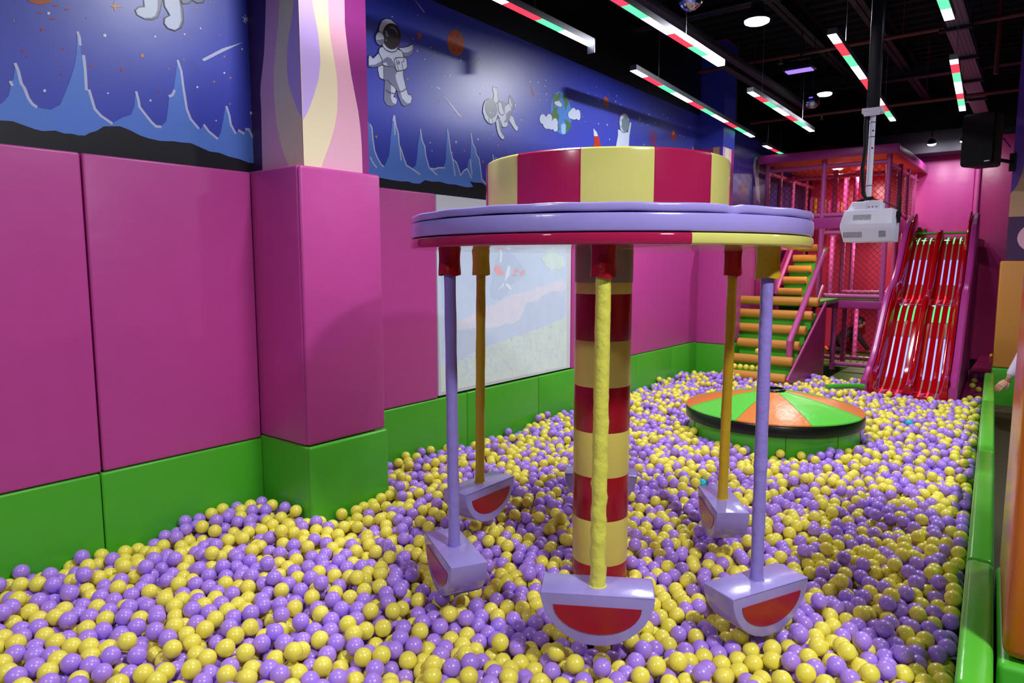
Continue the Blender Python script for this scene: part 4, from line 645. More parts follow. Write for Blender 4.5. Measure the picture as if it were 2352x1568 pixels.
# underside ring: red and butter sectors
def sect(a):                               # world angle -> material
    p = math.degrees(a-AF) % 360
    if p > 180: p -= 360
    return 0 if -100 <= p < 19.3 else 1
def ringprof(r0, z0, z1, R, e=.5, n=8, bulge=0):
    h = (z1-z0)/2; pts = []
    for k in range(n+1):
        t = -pi/2+pi*k/n; c_, s_ = cos(t), sin(t)
        pts.append((R-h*.8+h*.8*abs(c_)**e, (z0+z1)/2+h*(1 if s_ > 0 else -1)*abs(s_)**e))
    return [(r0, z0)]+pts+[(r0, z1)]
a0 = AF+radians(19.3)
mb = MB(); mb.lathe(ringprof(.12, 1.866, 1.906, .872), (CX, CY), 144, 0, a0, a0+2*pi, mfun=lambda a, q: sect(a)); 
mb.build('underside_ring', ['crimson_gloss', 'butter_gloss'], car)
mb = MB(); mb.lathe(ringprof(.13, 1.909, 1.971, .871, .35), (CX, CY), 120); mb.build('canopy_ring', 'lavender', car)
mb = MB()
for A0, A1 in ((30, 150), (150, 270), (270, 390)):
    n = 48; prof0 = ringprof(.13, 1.974, 2.003, .868, .6)
    vs = []; fs = []; P = len(prof0)
    for i in range(n+1):
        ph = A0+(A1-A0)*i/n; edge = min(i, n-i)/n
        sag = -.0022*sin(ph*.05)+(-.006 if edge < .02 else 0)+.0010*sin(ph*.4)
        for r, z in prof0:
            q = cpt(r-(.006 if edge < .012 else 0), ph, z+(sag if r > .5 else 0)); vs.append(q)
    for i in range(n):
        for q in range(P-1): fs.append([i*P+q, (i+1)*P+q, (i+1)*P+q+1, i*P+q+1])
    mb.add(vs, fs)
mb.build('canopy_cushion', 'lavender', car)
# drum on top
a0 = AF+radians(-10)
def dsec(a, q): return int(((math.degrees(a-AF)+10) % 60) >= 30)
mb = MB(); mb.lathe([(.533, 1.99), (.536, 2.0), (.536, 2.222), (.534, 2.231), (.527, 2.237), (.0, 2.239)], (CX, CY), 120, 0, a0, a0+2*pi, mfun=dsec)
mb.build('drum', ['butter', 'crimson'], car)
# seams of the drum cover
mb = MB()
for k in range(12):
    p = -10+30*k; mb.tube([cpt(.5365, p, 2.0), cpt(.5365, p, 2.225), cpt(.528, p, 2.2375)], .0016, 5)
mb.build('drum_seam', 'crimson', car)
# six arms
arms = [(0, 'red', 'yellow', .624), (60, 'yellow', 'lavender', .55), (120, 'red', 'mustard', .60), (180, 'yellow', 'mustard', .61), (240, 'yellow', 'mustard', .632), (300, 'red', 'lavender', .585)]
SEATS = []
for phi, sc, pc, zt in arms:
    R = .733; sway = {0: -.006, 60: -.012, 300: .008, 120: -.01, 240: -.012}.get(phi, 0)
    top = cpt(R, phi, 1.87); a = AF+radians(phi)
    sp_ = a+radians(-25 if phi in (60, 120) else 0)
    rad = Vector((cos(sp_), sin(sp_), 0)); tan = Vector((-sin(sp_), cos(sp_), 0))
    img = Vector((.864, .503, 0))
    bot = Vector((top.x, top.y, zt-.03))+img*sway+Vector((cos(AF), sin(AF), 0))*(.085 if phi == 60 else 0)
    SEATS.append((bot.x, bot.y, tan.x, tan.y, zt))
    # pole with wrinkled cloth cover
    n = 90; vs = []; fs = []; K = 18
    base = .0272 if phi == 0 else .0245
    for i in range(n+1):
        t = i/n; z = 1.80+(bot.z-1.80)*t; c0 = Vector((top.x, top.y, 0)).lerp(Vector((bot.x, bot.y, 0)), t)
        for k in range(K):
            th = 2*pi*k/K
            if phi == 0:
                amp = .0006+.0022*min(1, max(0, (t-.3)*2))
                w = amp*(max(0, sin(th*1+t*46+2*sin(t*9)))**3*1.5+max(0, sin(-th+t*83+1))**4*1.3+.3*sin(2*th+t*40))
            else:
                w = .0007*sin(th*2+t*33)+(.003*math.exp(-((t-.62)/.008)**2)+.003*math.exp(-((t-.74)/.006)**2)+.002*math.exp(-((t-.81)/.006)**2)+.0025*math.exp(-((t-.985)/.02)**2))
            r = base+w
            vs.append((c0.x+r*cos(th), c0.y+r*sin(th), z))
    for i in range(n):
        for k in range(K): fs.append([i*K+k, i*K+(k+1) % K, (i+1)*K+(k+1) % K, (i+1)*K+k])
    pm = {'yellow': 'yellow_pole', 'mustard': 'mustard', 'lavender': 'lavender_pole'}[pc]
    mb = MB(); mb.add(vs, fs); mb.tube([bot+Vector((0, 0, .033)), bot+Vector((0, 0, .029))], [base*1.18, base*1.3], 18)
    mb.build('hanging_pole', pm, car, sharp=60)
    # sleeve: open fabric cuff, a little boxy and uneven at the hem
    K = 28; L = 10; vs = []; fs = []; hem = [.003*sin(2*th_*1+phi)+.002*sin(3*th_) for th_ in [2*pi*k/K for k in range(K)]]
    zb = 1.756 if phi in (0, 300) else 1.745
    w0 = .040 if phi != 60 else .042
    for i in range(L+1):
        t = i/L
        for k in range(K):
            th = 2*pi*k/K
            sq = 1/max(abs(cos(th)), abs(sin(th)))**.35
            r = w0*sq*(1+.10*(1-t)**3-.03*sin(t*5)+.05*t*t)+.0008*sin(5*th+phi+t*4)
            if phi == 60: r += .006*t*(abs(sin(th/2+1))**8)
            vs.append((top.x+r*cos(th), top.y+r*sin(th), 1.874+(zb+hem[k]*t-1.874)*t))
    for i in range(L):
        for k in range(K): fs.append([i*K+k, i*K+(k+1) % K, (i+1)*K+(k+1) % K, (i+1)*K+k])
    mb = MB(); mb.add(vs, fs)
    # inner layer gives the cloth its thickness
    nv = len(vs); vin = []
    for (x, y, z) in vs: vin.append((top.x+(x-top.x)*.95, top.y+(y-top.y)*.95, z))
    mb.add(vin, [f[::-1] for f in fs])
    mb.add([vs[L*K+k] for k in range(K)]+[vin[L*K+k] for k in range(K)], [[k, (k+1) % K, K+(k+1) % K, K+k] for k in range(K)])
    mb.build('sleeve', 'mustard' if sc == 'yellow' else 'red_sleeve', car, sharp=60)
    # seat: half round padded block
    def P3(u, v, w): return Vector((bot.x, bot.y, 0))+tan*u+rad*v+Vector((0, 0, w))
    hw, hh, dp = .205, .196, .080
    prof = [(-hw, zt)]+[(-hw*cos(pi*k/16), zt-.004-(hh-.004)*sin(pi*k/16)**1.05) for k in range(17)]+[(hw, zt)]
    mb = MB(); mb.prism([P3(u, -dp, w) for u, w in prof], rad*2*dp, 0, .006, 2)
    for u in (-.11, .02, .12):            # stitched folds of the cover round the bottom
        w = zt-.004-(hh-.004)*sin(math.acos(-u/hw))**1.05+.001
        mb.tube([P3(u, -dp*.9, w-.0005), P3(u+.004, 0, w-.001), P3(u, dp*.9, w-.0005)], .0022, 5)
    seat = mb.build('seat', 'lavender', car)
    for sgn in (1, -1):
        q = [(-.158*cos(pi*k/18), zt-.045-.104*sin(pi*k/18)**1.05) for k in range(19)]
        mb = MB(); mb.prism([P3(u, sgn*dp, w) for u, w in q], rad*sgn*.003)
        mb.build('smile_patch', 'red_band', seat)['label'] = 'red half moon patch'

# ------------------------------------------------------------------ spinning cone island
QX, QY = -1.78, 5.97
cone = empty('spinning_cone', (QX, QY, .2), 'round spinning cone with green and orange wedges standing in the balls', 'turntable')
f2 = math.atan2(-QY, -QX)
mb = MB()
mb.lathe([(.682, .2), (.688, .21), (.688, .475), (.66, .48)], (QX, QY), 96)
mb.build('base', 'green', cone)
mb = MB()
for k in range(10):
    a = f2+radians(36*k+9); c_, s_ = cos(a), sin(a)
    mb.tube([(QX+.6885*c_, QY+.6885*s_, .21), (QX+.6885*c_, QY+.6885*s_, .474)], .003, 6)
mb.build('base_seam', 'olive_mat', cone)
mb = MB(); mb.lathe([(.60, .478), (.712, .478), (.722, .486), (.722, .556), (.715, .566), (.60, .566)], (QX, QY), 96); mb.build('rim', 'black', cone)
a0 = f2+radians(23.5)
mb = MB(); pr = [(.66, .566), (.715, .568), (.722, .574), (.718, .582)]
for k in range(1, 9): t = k/8; pr.append((.712-(.712-.092)*t, .588+(.722-.588)*t+.012*sin(pi*t)))
pr += [(.086, .724), (.08, .716), (.0, .70)]
mb.lathe(pr, (QX, QY), 96, 0, a0, a0+2*pi, mfun=lambda a, q: 2 if q >= len(pr)-3 else int(((math.degrees(a-a0)) % 90) >= 45))
mb.build('cone_cover', ['cone_green', 'cone_orange', 'black'], cone)
mb = MB()
for k in range(8):
    a = a0+radians(45*k)
    mb.tube([(QX+r*cos(a), QY+r*sin(a), z+.001) for r, z in pr[3:12]], .0035, 6, 0)
mb.build('piping', ['cone_green'], cone)
mb = MB(); mb.lathe([(.088, .716), (.098, .718), (.104, .728), (.1, .738), (.088, .742), (.08, .738), (.078, .72)], (QX, QY), 36); mb.build('cap_ring', 'black', cone)
# ------------------------------------------------------------------ right side: barrier and square posts
def rx(y): return -.122-.0467*(y-2.21)      # inner edge of the barrier
BW = .092
for y0, y1, l in ((-.4, 2.215, 'green padded barrier block at the front right corner of the picture'), (2.22, 3.23, 'green padded barrier block beside the near orange post'), (3.235, 5.2, 'creased green padded barrier block right of the carousel'),
                  (5.205, 7.2, 'green padded barrier block level with the spinning cone'), (7.205, 9.06, 'farthest green padded barrier block near the slide')):
    mb = MB(); n = 10 if 'creased' in l else 4
    b = bmesh.new(); bmesh.ops.create_cube(b, size=1)
    for v in b.verts:
        y = y0+.003 if v.co.y < 0 else y1-.003
        v.co = Vector((rx(y)+(0 if v.co.x < 0 else BW), y, .004 if v.co.z < 0 else .62))
    bmesh.ops.bevel(b, geom=list(b.edges), offset=.02, segments=3, profile=.5, affect='EDGES')
    mb.bm(b); b.free()
    tag(mb.build('barrier_pad', 'green_rail'), l, 'barrier pad', 'green padded barrier along the pit')
SK = radians(2.9)
def skbox(x0, x1, y0, y1, z0, z1, m, name, label, cat, bev=.03, grp=None, seg=4):
    mtx = Matrix.Translation((x0, y0, 0)) @ Matrix.Rotation(SK, 4, 'Z')
    mb = MB(); mb.box(0, x1-x0, 0, y1-y0, z0, z1, 0, bev, seg, mtx)
    return tag(mb.build(name, m), label, cat, grp)
grp = 'pads on the right hand posts'
skbox(-.022, .5, 2.45, 3.24, .612, 1.93, 'orange_pad', 'post_pad', 'tall glossy orange pad on the near post at the right edge', 'post pad', .035, grp)
skbox(-.030, .51, 2.43, 3.26, .0, .606, 'green', 'post_pad', 'low green pad under the near orange pad at the right edge', 'post pad', .02, grp)
skbox(-.405, .42, 9.70, 10.25, .604, 1.84, 'orange', 'post_pad', 'tall orange pad on the far post below the speaker', 'post pad', .02, grp)
skbox(-.410, .43, 9.69, 10.26, .0, .6, 'green', 'post_pad', 'low green pad on the far post behind the reaching arm', 'post pad', .02, grp)
mb = MB(); keys = ['paint_lilac', 'paint_violet', 'paint_tan', 'paint_dark', 'paint_pink', 'alu']
mb.box(-.365, .40, 9.745, 10.2, 1.845, 4.62, 0)
y = 9.744
mb.quad([(-.365, y, 2.34), (.40, y, 2.34), (.40, y, 4.6), (-.365, y, 4.6)], 2)
mb.poly([(-.365, y-.001, 4.6), (-.365, y-.001, 2.6), (-.31, y-.001, 2.69), (-.27, y-.001, 2.84), (-.255, y-.001, 3.05), (-.275, y-.001, 3.3), (-.27, y-.001, 3.55), (-.2, y-.001, 3.75), (-.1, y-.001, 4.6)], 1)
mb.quad([(-.365, y-.002, 1.845), (.40, y-.002, 1.845), (.40, y-.002, 2.34), (-.365, y-.002, 2.34)], 3)
mb.poly([(-.1+.17*cos(t*pi/12), y-.003, 2.1+.16*sin(t*pi/12)) for t in range(24)], 4)
struct(mb.build('pilaster', keys, sharp=0))

# ------------------------------------------------------------------ mats behind the pit
def mat_box(x0, x1, y0, y1, z1, m, name, label, cat, edge=None):
    mb = MB(); mb.box(x0, x1, y0, y1, .003, z1, 0, .015)
    if edge: mb.box(x0, x1, y0-.03, y0+.0, .003, z1-.005, 1, .01)
    return tag(mb.build(name, [m]+([edge] if edge else [])), label, cat)
mat_box(-2.325, -1.66, 9.56, 13.85, .21, 'olive_mat', 'play_mat', 'olive green floor mat between the stairs and the slide', 'mat', 'pink')
mat_box(-3.55, -2.335, 11.55, 13.85, .21, 'olive_mat', 'play_mat', 'olive green floor mat under the crawling boy', 'mat')
mb = MB(); mb.prism([(-.652, 9.12, .003), (-.455, 9.12, .003), (-.43, 9.6, .003), (-.445, 10.4, .003), (-.2, 13.85, .003), (-.75, 13.85, .003), (-.75, 11.8, .003)], (0, 0, .287), 0, .012)
tag(mb.build('play_mat', 'magenta_mat'), 'narrow dark magenta floor mat right of the slide with loose balls', 'mat')
mb = MB(); mb.tube([(-1.85, 8.18, .425), (-1.75, 8.30, .43), (-1.60, 8.44, .43), (-1.53, 8.50, .42)], .03, 12)
tag(mb.build('foam_tube', 'green'), 'green foam tube lying among the balls at the left foot of the slide', 'foam tube')

# ------------------------------------------------------------------ stairs
st = empty('soft_stairs', (-2.8, 8.4, .2), 'padded stairs with orange roller edges and green treads going up to the tower', 'stairs')
Y1 = [8.46, 8.73, 8.99, 9.26, 9.54, 9.83]; Z1 = [.42, .596, .772, .948, 1.124, 1.29]
Y2 = [11.45, 11.70, 11.95, 12.20, 12.45]; Z2 = [1.36, 1.54, 1.72, 1.90, 2.08]
def stair(xs, x1, yy, zz, last):
    for i, (y, z) in enumerate(zip(yy, zz)):
        x0 = xs[i]
        mb = MB(); mb.tube([(x0, y, z), (x0+.012, y, z), (x1-.012, y, z), (x1, y, z)], [.050, .062, .062, .050], 20); mb.build('step_roller', 'orange', st)
        yn = yy[i+1] if i+1 < len(yy) else last
        mb = MB(); zb = z-.2 if zz is Z2 else .205
        mb.box(x0+.01, x1-.02, y+.01, yn+.02, max(.205, z-(.06 if i == len(yy)-1 else .33)), z+.012, 0, .012); mb.build('step_block', 'green', st)
stair([-3.15, -3.6, -3.6, -3.56, -3.56, -3.56] and [-3.16, -3.16, -3.16, -3.56, -3.56, -3.56], -2.375, Y1, Z1, 11.01)
stair([-3.40]*5, -3.03, Y2, Z2, 13.0)
mb = MB(); mb.prism([(-2.37, 8.41, .205), (-2.37, 8.41, .40), (-2.37, 10.1, 1.27), (-2.37, 10.1, .205)], (.03, 0, 0)); mb.build('side_board', 'magenta_mat', st)
mb = MB(); mb.tube([(-2.355, 8.42, .41), (-2.355, 10.1, 1.28)], .014, 8); mb.build('edge_trim', 'pink_tube', st)
mb = MB()
mb.tube([(-2.44, 8.82, .3), (-2.455, 8.82, .84)], .037, 14); mb.sphere((-2.455, 8.82, .84), .037, 14, 8)
mb.tube([(-2.455, 8.82, .84), (-2.62, 11.0, 1.99)], .037, 14)
mb.tube([(-2.44, 8.84, .42), (-2.62, 11.0, 1.47)], .030, 14)
mb.build('handrail', 'pink_tube', st)
mb = MB(); mb.tube([(-3.43, 11.42, 1.36), (-3.43, 12.6, 2.42)], .034, 12); mb.tube([(-3.43, 11.40, 1.33), (-3.43, 11.40, 1.95)], .034, 12); mb.build('handrail', 'pink_tube', st)
mb = MB(); mb.prism([(-3.48, 11.42, 1.3), (-3.48, 11.42, 1.5), (-3.48, 12.6, 2.45), (-3.48, 13.0, 2.45), (-3.48, 13, 1.3)], (.02, 0, 0)); mb.build('side_board', 'magenta_mat', st)

# ------------------------------------------------------------------ play tower
tw = empty('play_tower', (-2.7, 11.1, .2), 'two storey pink tube frame play tower with nets and orange roof', 'play structure')
def tube_part(name, a, b_, r=.038, m='pink_tube'):
    mb = MB(); mb.tube([a, b_], r, 14); return mb.build(name, m, tw)
for x, y, z0, z1 in ((-3.53, 11.1, 1.32, 3.35), (-2.70, 11.1, 1.15, 3.35), (-1.84, 11.1, .255, 3.35), (-3.53, 11.74, 1.32, 3.3), (-3.53, 12.46, 1.3, 3.3), (-3.53, 13.3, 1.3, 3.3), (-1.82, 11.9, .255, 3.3), (-1.82, 12.6, .255, 3.3), (-1.82, 13.3, .255, 3.3),
                     (-2.74, 12.0, 1.33, 3.3), (-2.71, 12.6, 1.33, 3.3), (-2.64, 13.0, 1.33, 3.3), (-2.46, 11.12, .215, 1.16), (-2.50, 12.0, .215, 1.16), (-2.53, 13.02, .215, 1.16)):
    tube_part('post', (x, y, z0), (x, y, z1))
for a, b_ in (((-3.53, 11.1, 3.25), (-1.84, 11.1, 3.25)), ((-3.53, 11.1, 2.535), (-1.84, 11.1, 2.535)), ((-2.62, 11.1, 1.33), (-1.84, 11.1, 1.33)), ((-3.53, 11.1, 3.22), (-3.53, 13.7, 3.22)), ((-1.83, 11.1, 3.22), (-1.83, 13.7, 3.22)),
              ((-1.83, 11.1, 2.56), (-1.83, 13.7, 2.56)), ((-2.49, 11.12, .31), (-1.84, 11.12, .31)), ((-2.5, 12.0, .30), (-1.84, 12.0, .30)), ((-3.4, 12.2, .28), (-2.5, 12.0, .28)), ((-3.53, 12.0, 3.2), (-1.83, 12.0, 3.2)), ((-2.66, 11.1, 2.27), (-1.84, 11.1, 2.27)), ((-2.7, 12.6, 1.34), (-1.83, 12.6, 1.34))):
    tube_part('rail', a, b_, .034)
def slab(name, x0, x1, y0, y1, z0, z1, m, bev=.012):
    mb = MB(); mb.box(x0, x1, y0, y1, z0, z1, 0, bev); return mb.build(name, m, tw)
slab('floor_board', -2.98, -1.86, 11.13, 13.8, 2.40, 2.49, 'roof_orange')
slab('floor_edge', -3.52, -1.80, 11.06, 11.125, 2.33, 2.50, 'pink_board')
slab('floor_edge', -1.855, -1.79, 11.13, 13.7, 2.30, 2.50, 'pink_board')
slab('floor_board', -2.60, -1.86, 11.13, 13.8, 1.18, 1.265, 'roof_orange')
slab('floor_edge', -2.62, -1.80, 11.06, 11.125, 1.15, 1.272, 'pink_board')
slab('floor_cover', -2.62, -1.84, 11.07, 13.8, 1.274, 1.292, 'olive_mat', .004)
slab('landing', -3.5, -2.63, 11.06, 11.40, 1.15, 1.29, 'olive_mat')
slab('roof', -3.62, -1.70, 10.92, 13.82, 3.37, 3.40, 'roof_orange', .004)
mb = MB(); mb.box(-3.62, -1.69, 10.90, 10.955, 3.34, 3.47, 0, .015); mb.box(-1.745, -1.69, 10.955, 13.83, 3.34, 3.47, 0, .015); mb.box(-3.62, -1.75, 10.96, 13.82, 3.405, 3.47, 0, .01)
mb.build('roof_edge', 'pink_board', tw)
def net(p, u, v, nu, step=.062, name='net'):
    """diamond net on the parallelogram p, p+u, p+u+v, p+v"""
    p, u, v = Vector(p), Vector(u), Vector(v); U, V = u.length, v.length; uh, vh = u/U, v/V
    mb = MB(); k = -V
    def seg(a, b_): mb.tube([p+uh*a[0]+vh*a[1], p+uh*b_[0]+vh*b_[1]], .0026, 4, 0, caps=False)
    while k < U:
        a0_, a1_ = max(0, k), min(U, k+V)
        if a1_-a0_ > .02:
            seg((a0_, a0_-k), (a1_, a1_-k)); seg((U-a0_, a0_-k), (U-a1_, a1_-k))
        k += step*1.414
    mb.build(name, 'net', tw, sharp=0)
net((-3.5, 11.1, 2.55), (.8, 0, 0), (0, 0, .68), 0); net((-2.67, 11.1, 2.55), (.8, 0, 0), (0, 0, .68), 0)
net((-2.6, 11.1, 1.35), (.74, 0, 0), (0, 0, .9), 0); net((-2.46, 11.13, .33), (.6, 0, 0), (0, 0, .82), 0)
net((-3.52, 11.12, 2.5), (0, 2.5, 0), (0, 0, .7), 0); net((-1.83, 11.14, 2.58), (0, 2.5, 0), (0, 0, .62), 0)
for k in range(8):
    mb = MB(); y = 13.35+.0*k; x = -3.47+.075*k
    mb.box(x, x+.05, y-.02+.03*k*.2, y+.02+.03*k*.2, 2.5, 3.02-.018*k, 0, .008, 2); mb.build('striped_slat', 'mustard' if k % 2 else 'pink', tw)
for x, y, z in ((-2.75, 12.15, 3.352), (-2.58, 13.0, 3.352), (-2.72, 11.5, 2.385), (-2.3, 12.9, 2.398), (-2.3, 12.5, 1.178)):  # last two are added to brighten the middle and lowest storeys
    lt = empty('downlight', (x, y, z), {12.15: 'lit round downlight under the front of the tower roof', 13.0: 'lit round downlight under the back of the tower roof', 11.5: 'lit round downlight under the second floor of the tower', 12.9: 'added unseen downlight brightening the middle storey of the tower', 12.5: 'added unseen downlight brightening the crawling boy in the lowest storey of the tower'}[y], 'lamp', 'downlights in the play tower')
    mb = MB(); mb.lathe([(.0, z), (.09, z), (.095, z-.012), (.09, z-.02), (.075, z-.02)], (x, y), 24); mb.build('housing', 'white_metal', lt)
    mb = MB(); mb.lathe([(.075, z-.018), (.05, z-.03), (.0, z-.034)], (x, y), 24); mb.build('lens', 'lamp_warm', lt)

# ------------------------------------------------------------------ slide
sl = empty('double_slide', (-1.13, 8.65, .2), 'glossy red double lane wave slide with glowing strips between pink side boards', 'slide')
def sx(u, y):
    t = (y-8.65)/2.95; return -1.12-.07*t+u*(1-.09*t)
ky = [8.58, 8.75, 8.93, 9.12, 9.4, 9.7, 9.88, 10.02, 10.14, 10.3, 10.5, 10.75, 11.0, 11.15, 11.3, 11.5, 11.75]
kz = [.35, .355, .41, .53, .80, 1.10, 1.24, 1.295, 1.315, 1.36, 1.50, 1.76, 2.01, 2.12, 2.165, 2.175, 2.18]
yy = np.linspace(8.58, 11.75, 120); zz = np.interp(yy, ky, kz)
kern = np.ones(5)/5; zz = np.convolve(np.pad(zz, 2, mode='edge'), kern, 'valid')
def sweep(mb, sec, m=0, hi=None, ys=yy, zs=zz, cap=True):
    P = len(sec); vs = []; fs = []
    for y, z in zip(ys, zs):
        for u, d in sec:
            vs.append((sx(u, y), y, z+(d if d < .12 or hi is None else d+hi(y))))
    for i in range(len(ys)-1):
        for q in range(P):
            a = i*P+q; b_ = i*P+(q+1) % P; fs.append([a, b_, b_+P, a+P])
    if cap: fs += [list(range(P)), list(range((len(ys)-1)*P, len(ys)*P))[::-1]]
    mb.add(vs, fs, m)
def hi(y): return .0 if y < 11.2 else .13*min(1, (y-11.2)/.35)*(1 if y < 11.6 else max(0, 1-(y-11.6)/.12))
for s_ in (-1, 1):
    half = [(-.385, -.05), (-.385, .20), (-.375, .225), (-.36, .23), (-.348, .215), (-.335, .05), (-.315, .012), (-.29, .0), (-.06, .0), (-.035, .01), (-.006, .02), (-.006, -.05)]
    mb = MB(); sweep(mb, [(u*-s_, d) for u, d in half], 0, hi); mb.build('slide_lane', 'slide_red', sl, sharp=50)
mb = MB(); k = yy < 11.42
sweep(mb, [(-.05, .004), (-.043, .03), (-.03, .10), (-.015, .119), (0, .124), (.015, .119), (.03, .10), (.043, .03), (.05, .004)], 0, None, yy[k], zz[k]); mb.build('lane_divider', 'slide_red', sl, sharp=60)
for s_, lab in ((-1, 0), (1, 1)):
    mb = MB(); vs = []; fs = []
    u0, u1 = (-.465, -.392) if s_ < 0 else (.392, .475)
    for y, z in zip(yy, zz):
        zt = z+.235+(hi(y)*.75)
        if y < 8.85: zt -= .10*(8.85-y)/.27
        for u, q in ((u0, .205), (u0, zt-.02), (u0+.02, zt), (u1-.02, zt), (u1, zt-.02), (u1, .205)): vs.append((sx(u, y), y, q))
    for i in range(len(yy)-1):
        for q in range(6):
            a = i*6+q; b_ = i*6+(q+1) % 6; fs.append([a, b_, b_+6, a+6])
    L = len(yy)-1; fs += [[0, 1, 2, 3, 4, 5], [L*6+5-k_ for k_ in range(6)]]
    mb.add(vs, fs); mb.build('side_board', 'pink_board', sl)
cuts = [(8.6, 8.83, 3), (8.83, 9.05, 0), (9.05, 9.52, 1), (9.52, 9.70, 0), (9.70, 9.97, 2), (9.97, 10.10, 0), (10.10, 10.34, 3), (10.34, 10.52, 0), (10.52, 10.86, 1), (10.86, 11.10, 0), (11.10, 11.34, 2)]
for u in (-.27, -.19, -.11, .11, .19, .27):
    mb = MB()
    for y0, y1, m in cuts:
        if u == .27 and m == 3: m = 0
        k = (yy >= y0-.02) & (yy <= y1+.02); sweep(mb, [(u-.009, .0015), (u-.007, .005), (u+.007, .005), (u+.009, .0015)], m, None, yy[k], zz[k])
    mb.build('light_strip', ['strip_off', 'strip_blue', 'strip_green', 'strip_red'], sl, sharp=0)
mb = MB(); mb.tube([(sx(-.36, 11.5), 11.5, 2.24), (sx(.36, 11.5), 11.5, 2.24)], .018, 10); mb.build('top_bar', 'green', sl)
mb = MB(); mb.box(sx(-.42, 11.7), sx(.42, 11.7), 11.76, 13.8, 2.08, 2.2, 0, .01); mb.build('top_platform', 'roof_orange', sl)
mb = MB(); mb.box(-1.55, -1.40, 11.70, 11.75, 2.2, 2.32, 0, .01); mb.box(-1.57, -1.47, 11.69, 11.76, 2.32, 2.345, 1, .008); mb.build('gate_post', ['roof_orange', 'green'], sl)

# ------------------------------------------------------------------ projector on its ceiling post
pj = empty('projector', (-1.02, 5.5, 1.96), 'white projector with slotted vents hanging on a black and white ceiling post', 'projector')
fy = lambda z: 5.38+(.03*(z-2.07)/.115 if z > 2.07 else .05*(2.07-z)/.11)
front = [(-1.19, 2.09), (-1.165, 2.185), (-.862, 2.19), (-.855, 1.965), (-1.17, 1.96), (-1.19, 2.05)]
mb = MB()
L = [(-1.165, 2.185), (-1.188, 2.085), (-1.188, 2.055), (-1.168, 1.96)]; R = [(-.862, 2.19), (-.857, 2.085), (-.856, 2.055), (-.858, 1.962)]
vs = []
for (xl, zl), (xr, zr) in zip(L, R): vs += [(xl, fy(zl), zl), (xr, fy(zr), zr), (xr, 5.70, zr), (xl+.02, 5.70, zl)]
fs = [[0, 1, 2, 3], [12, 15, 14, 13]]
for i in range(3): a = i*4; fs += [[a, a+4, a+5, a+1], [a+1, a+5, a+6, a+2], [a+2, a+6, a+7, a+3], [a+3, a+7, a+4, a]]
bm_ = bmesh.new(); bv = [bm_.verts.new(v) for v in vs]
for f in fs: bm_.faces.new([bv[k] for k in f])
bmesh.ops.recalc_face_normals(bm_, faces=list(bm_.faces)); bmesh.ops.bevel(bm_, geom=[e for e in bm_.edges], offset=.004, segments=2, profile=.5, affect='EDGES')
mb.bm(bm_); bm_.free(); body = mb.build('body', 'white_metal', pj)
def slot(mb, x, z0, z1, w, dx=0):
    y0, y1 = fy(z0)-.0012, fy(z1)-.0012
    mb.add([(x, y0, z0), (x+w, y0, z0), (x+w+dx, y1, z1), (x+dx, y1, z1), (x, y0+.004, z0), (x+w, y0+.004, z0), (x+w+dx, y1+.004, z1), (x+dx, y1+.004, z1)], [[0, 1, 2, 3], [0, 4, 5, 1], [1, 5, 6, 2], [2, 6, 7, 3], [3, 7, 4, 0]])
mb = MB()
for k in range(17): slot(mb, -1.103+k*.0068, 2.112, 2.15, .0027, .001)
mb.build('vent', 'grey_slot', body)
mb = MB()
for k in range(15): slot(mb, -1.165+k*.0082, 1.99, 2.03, .0032, 0)
mb.build('vent', 'grey_slot', body)
mb = MB()
for i in range(8):
    for k in range(8): slot(mb, -.938+i*.0056+(.0028 if k % 2 else 0), 1.992+k*.0055, 1.9955+k*.0055, .0036)
mb.build('vent', 'grey_slot', body)
mb = MB(); mb.lathe([(.0, 0), (.05, 0), (.05, .03), (.04, .035), (.0, .03)], (0, 0), 24)
m4 = Matrix.Translation((-1.175, 5.56, 2.07)) @ Matrix.Rotation(-pi/2, 4, 'Y')
mb.v = [tuple(m4 @ Vector(v)) for v in mb.v]; mb.build('lens', 'rubber', body)
mb = MB(); mb.box(-1.13, -1.03, 5.44, 5.60, 2.186, 2.245, 0, .006); mb.box(-1.03, -.94, 5.44, 5.60, 2.186, 2.25, 0, .005); mb.prism([(-1.13, 5.46, 2.186), (-1.16, 5.46, 2.186), (-1.13, 5.46, 2.24)], (0, .12, 0))
mb.build('mount_plate', 'white_metal', pj)
mb = MB()
for k in range(3): mb.cyl((-1.015+k*.024, 5.438, 2.205), (-1.015+k*.024, 5.446, 2.205), .006, 10)
mb.build('mount_screw', 'alu', pj)
mb = MB(); mb.tube([(-1.035, 5.51, 2.24), (-1.035, 5.51, 2.86)], .0195, 20); mb.build('lower_post', 'white_metal', pj)
mb = MB()
for z in (2.62, 2.74): mb.cyl((-1.026, 5.489, z), (-1.024, 5.4925, z), .006, 10)
for z in (2.36, 2.70, 2.80): mb.tube([(-1.035+.0215*cos(t*pi/12), 5.51+.0215*sin(t*pi/12), z) for t in range(25)], .002, 6)
mb.build('cable_tie', 'rubber', pj)
mb = MB(); mb.box(-1.10, -.97, 5.46, 5.56, 2.86, 2.895, 0, .004); mb.box(-1.085, -.985, 5.455, 5.47, 2.84, 2.87, 0, .003); mb.build('bracket', 'white_metal', pj)
mb = MB(); mb.box(-1.075, -1.000, 5.475, 5.545, 2.9, 4.62, 0, .004); mb.build('upper_post', 'black_metal', pj)
mb = MB(); mb.tube([(-1.07, 5.49, 2.90), (-1.075, 5.49, 2.78), (-1.068, 5.49, 2.62), (-1.08, 5.49, 2.48), (-1.07, 5.49, 2.36), (-1.066, 5.50, 2.30), (-1.04, 5.50, 2.265)], .0135, 10)
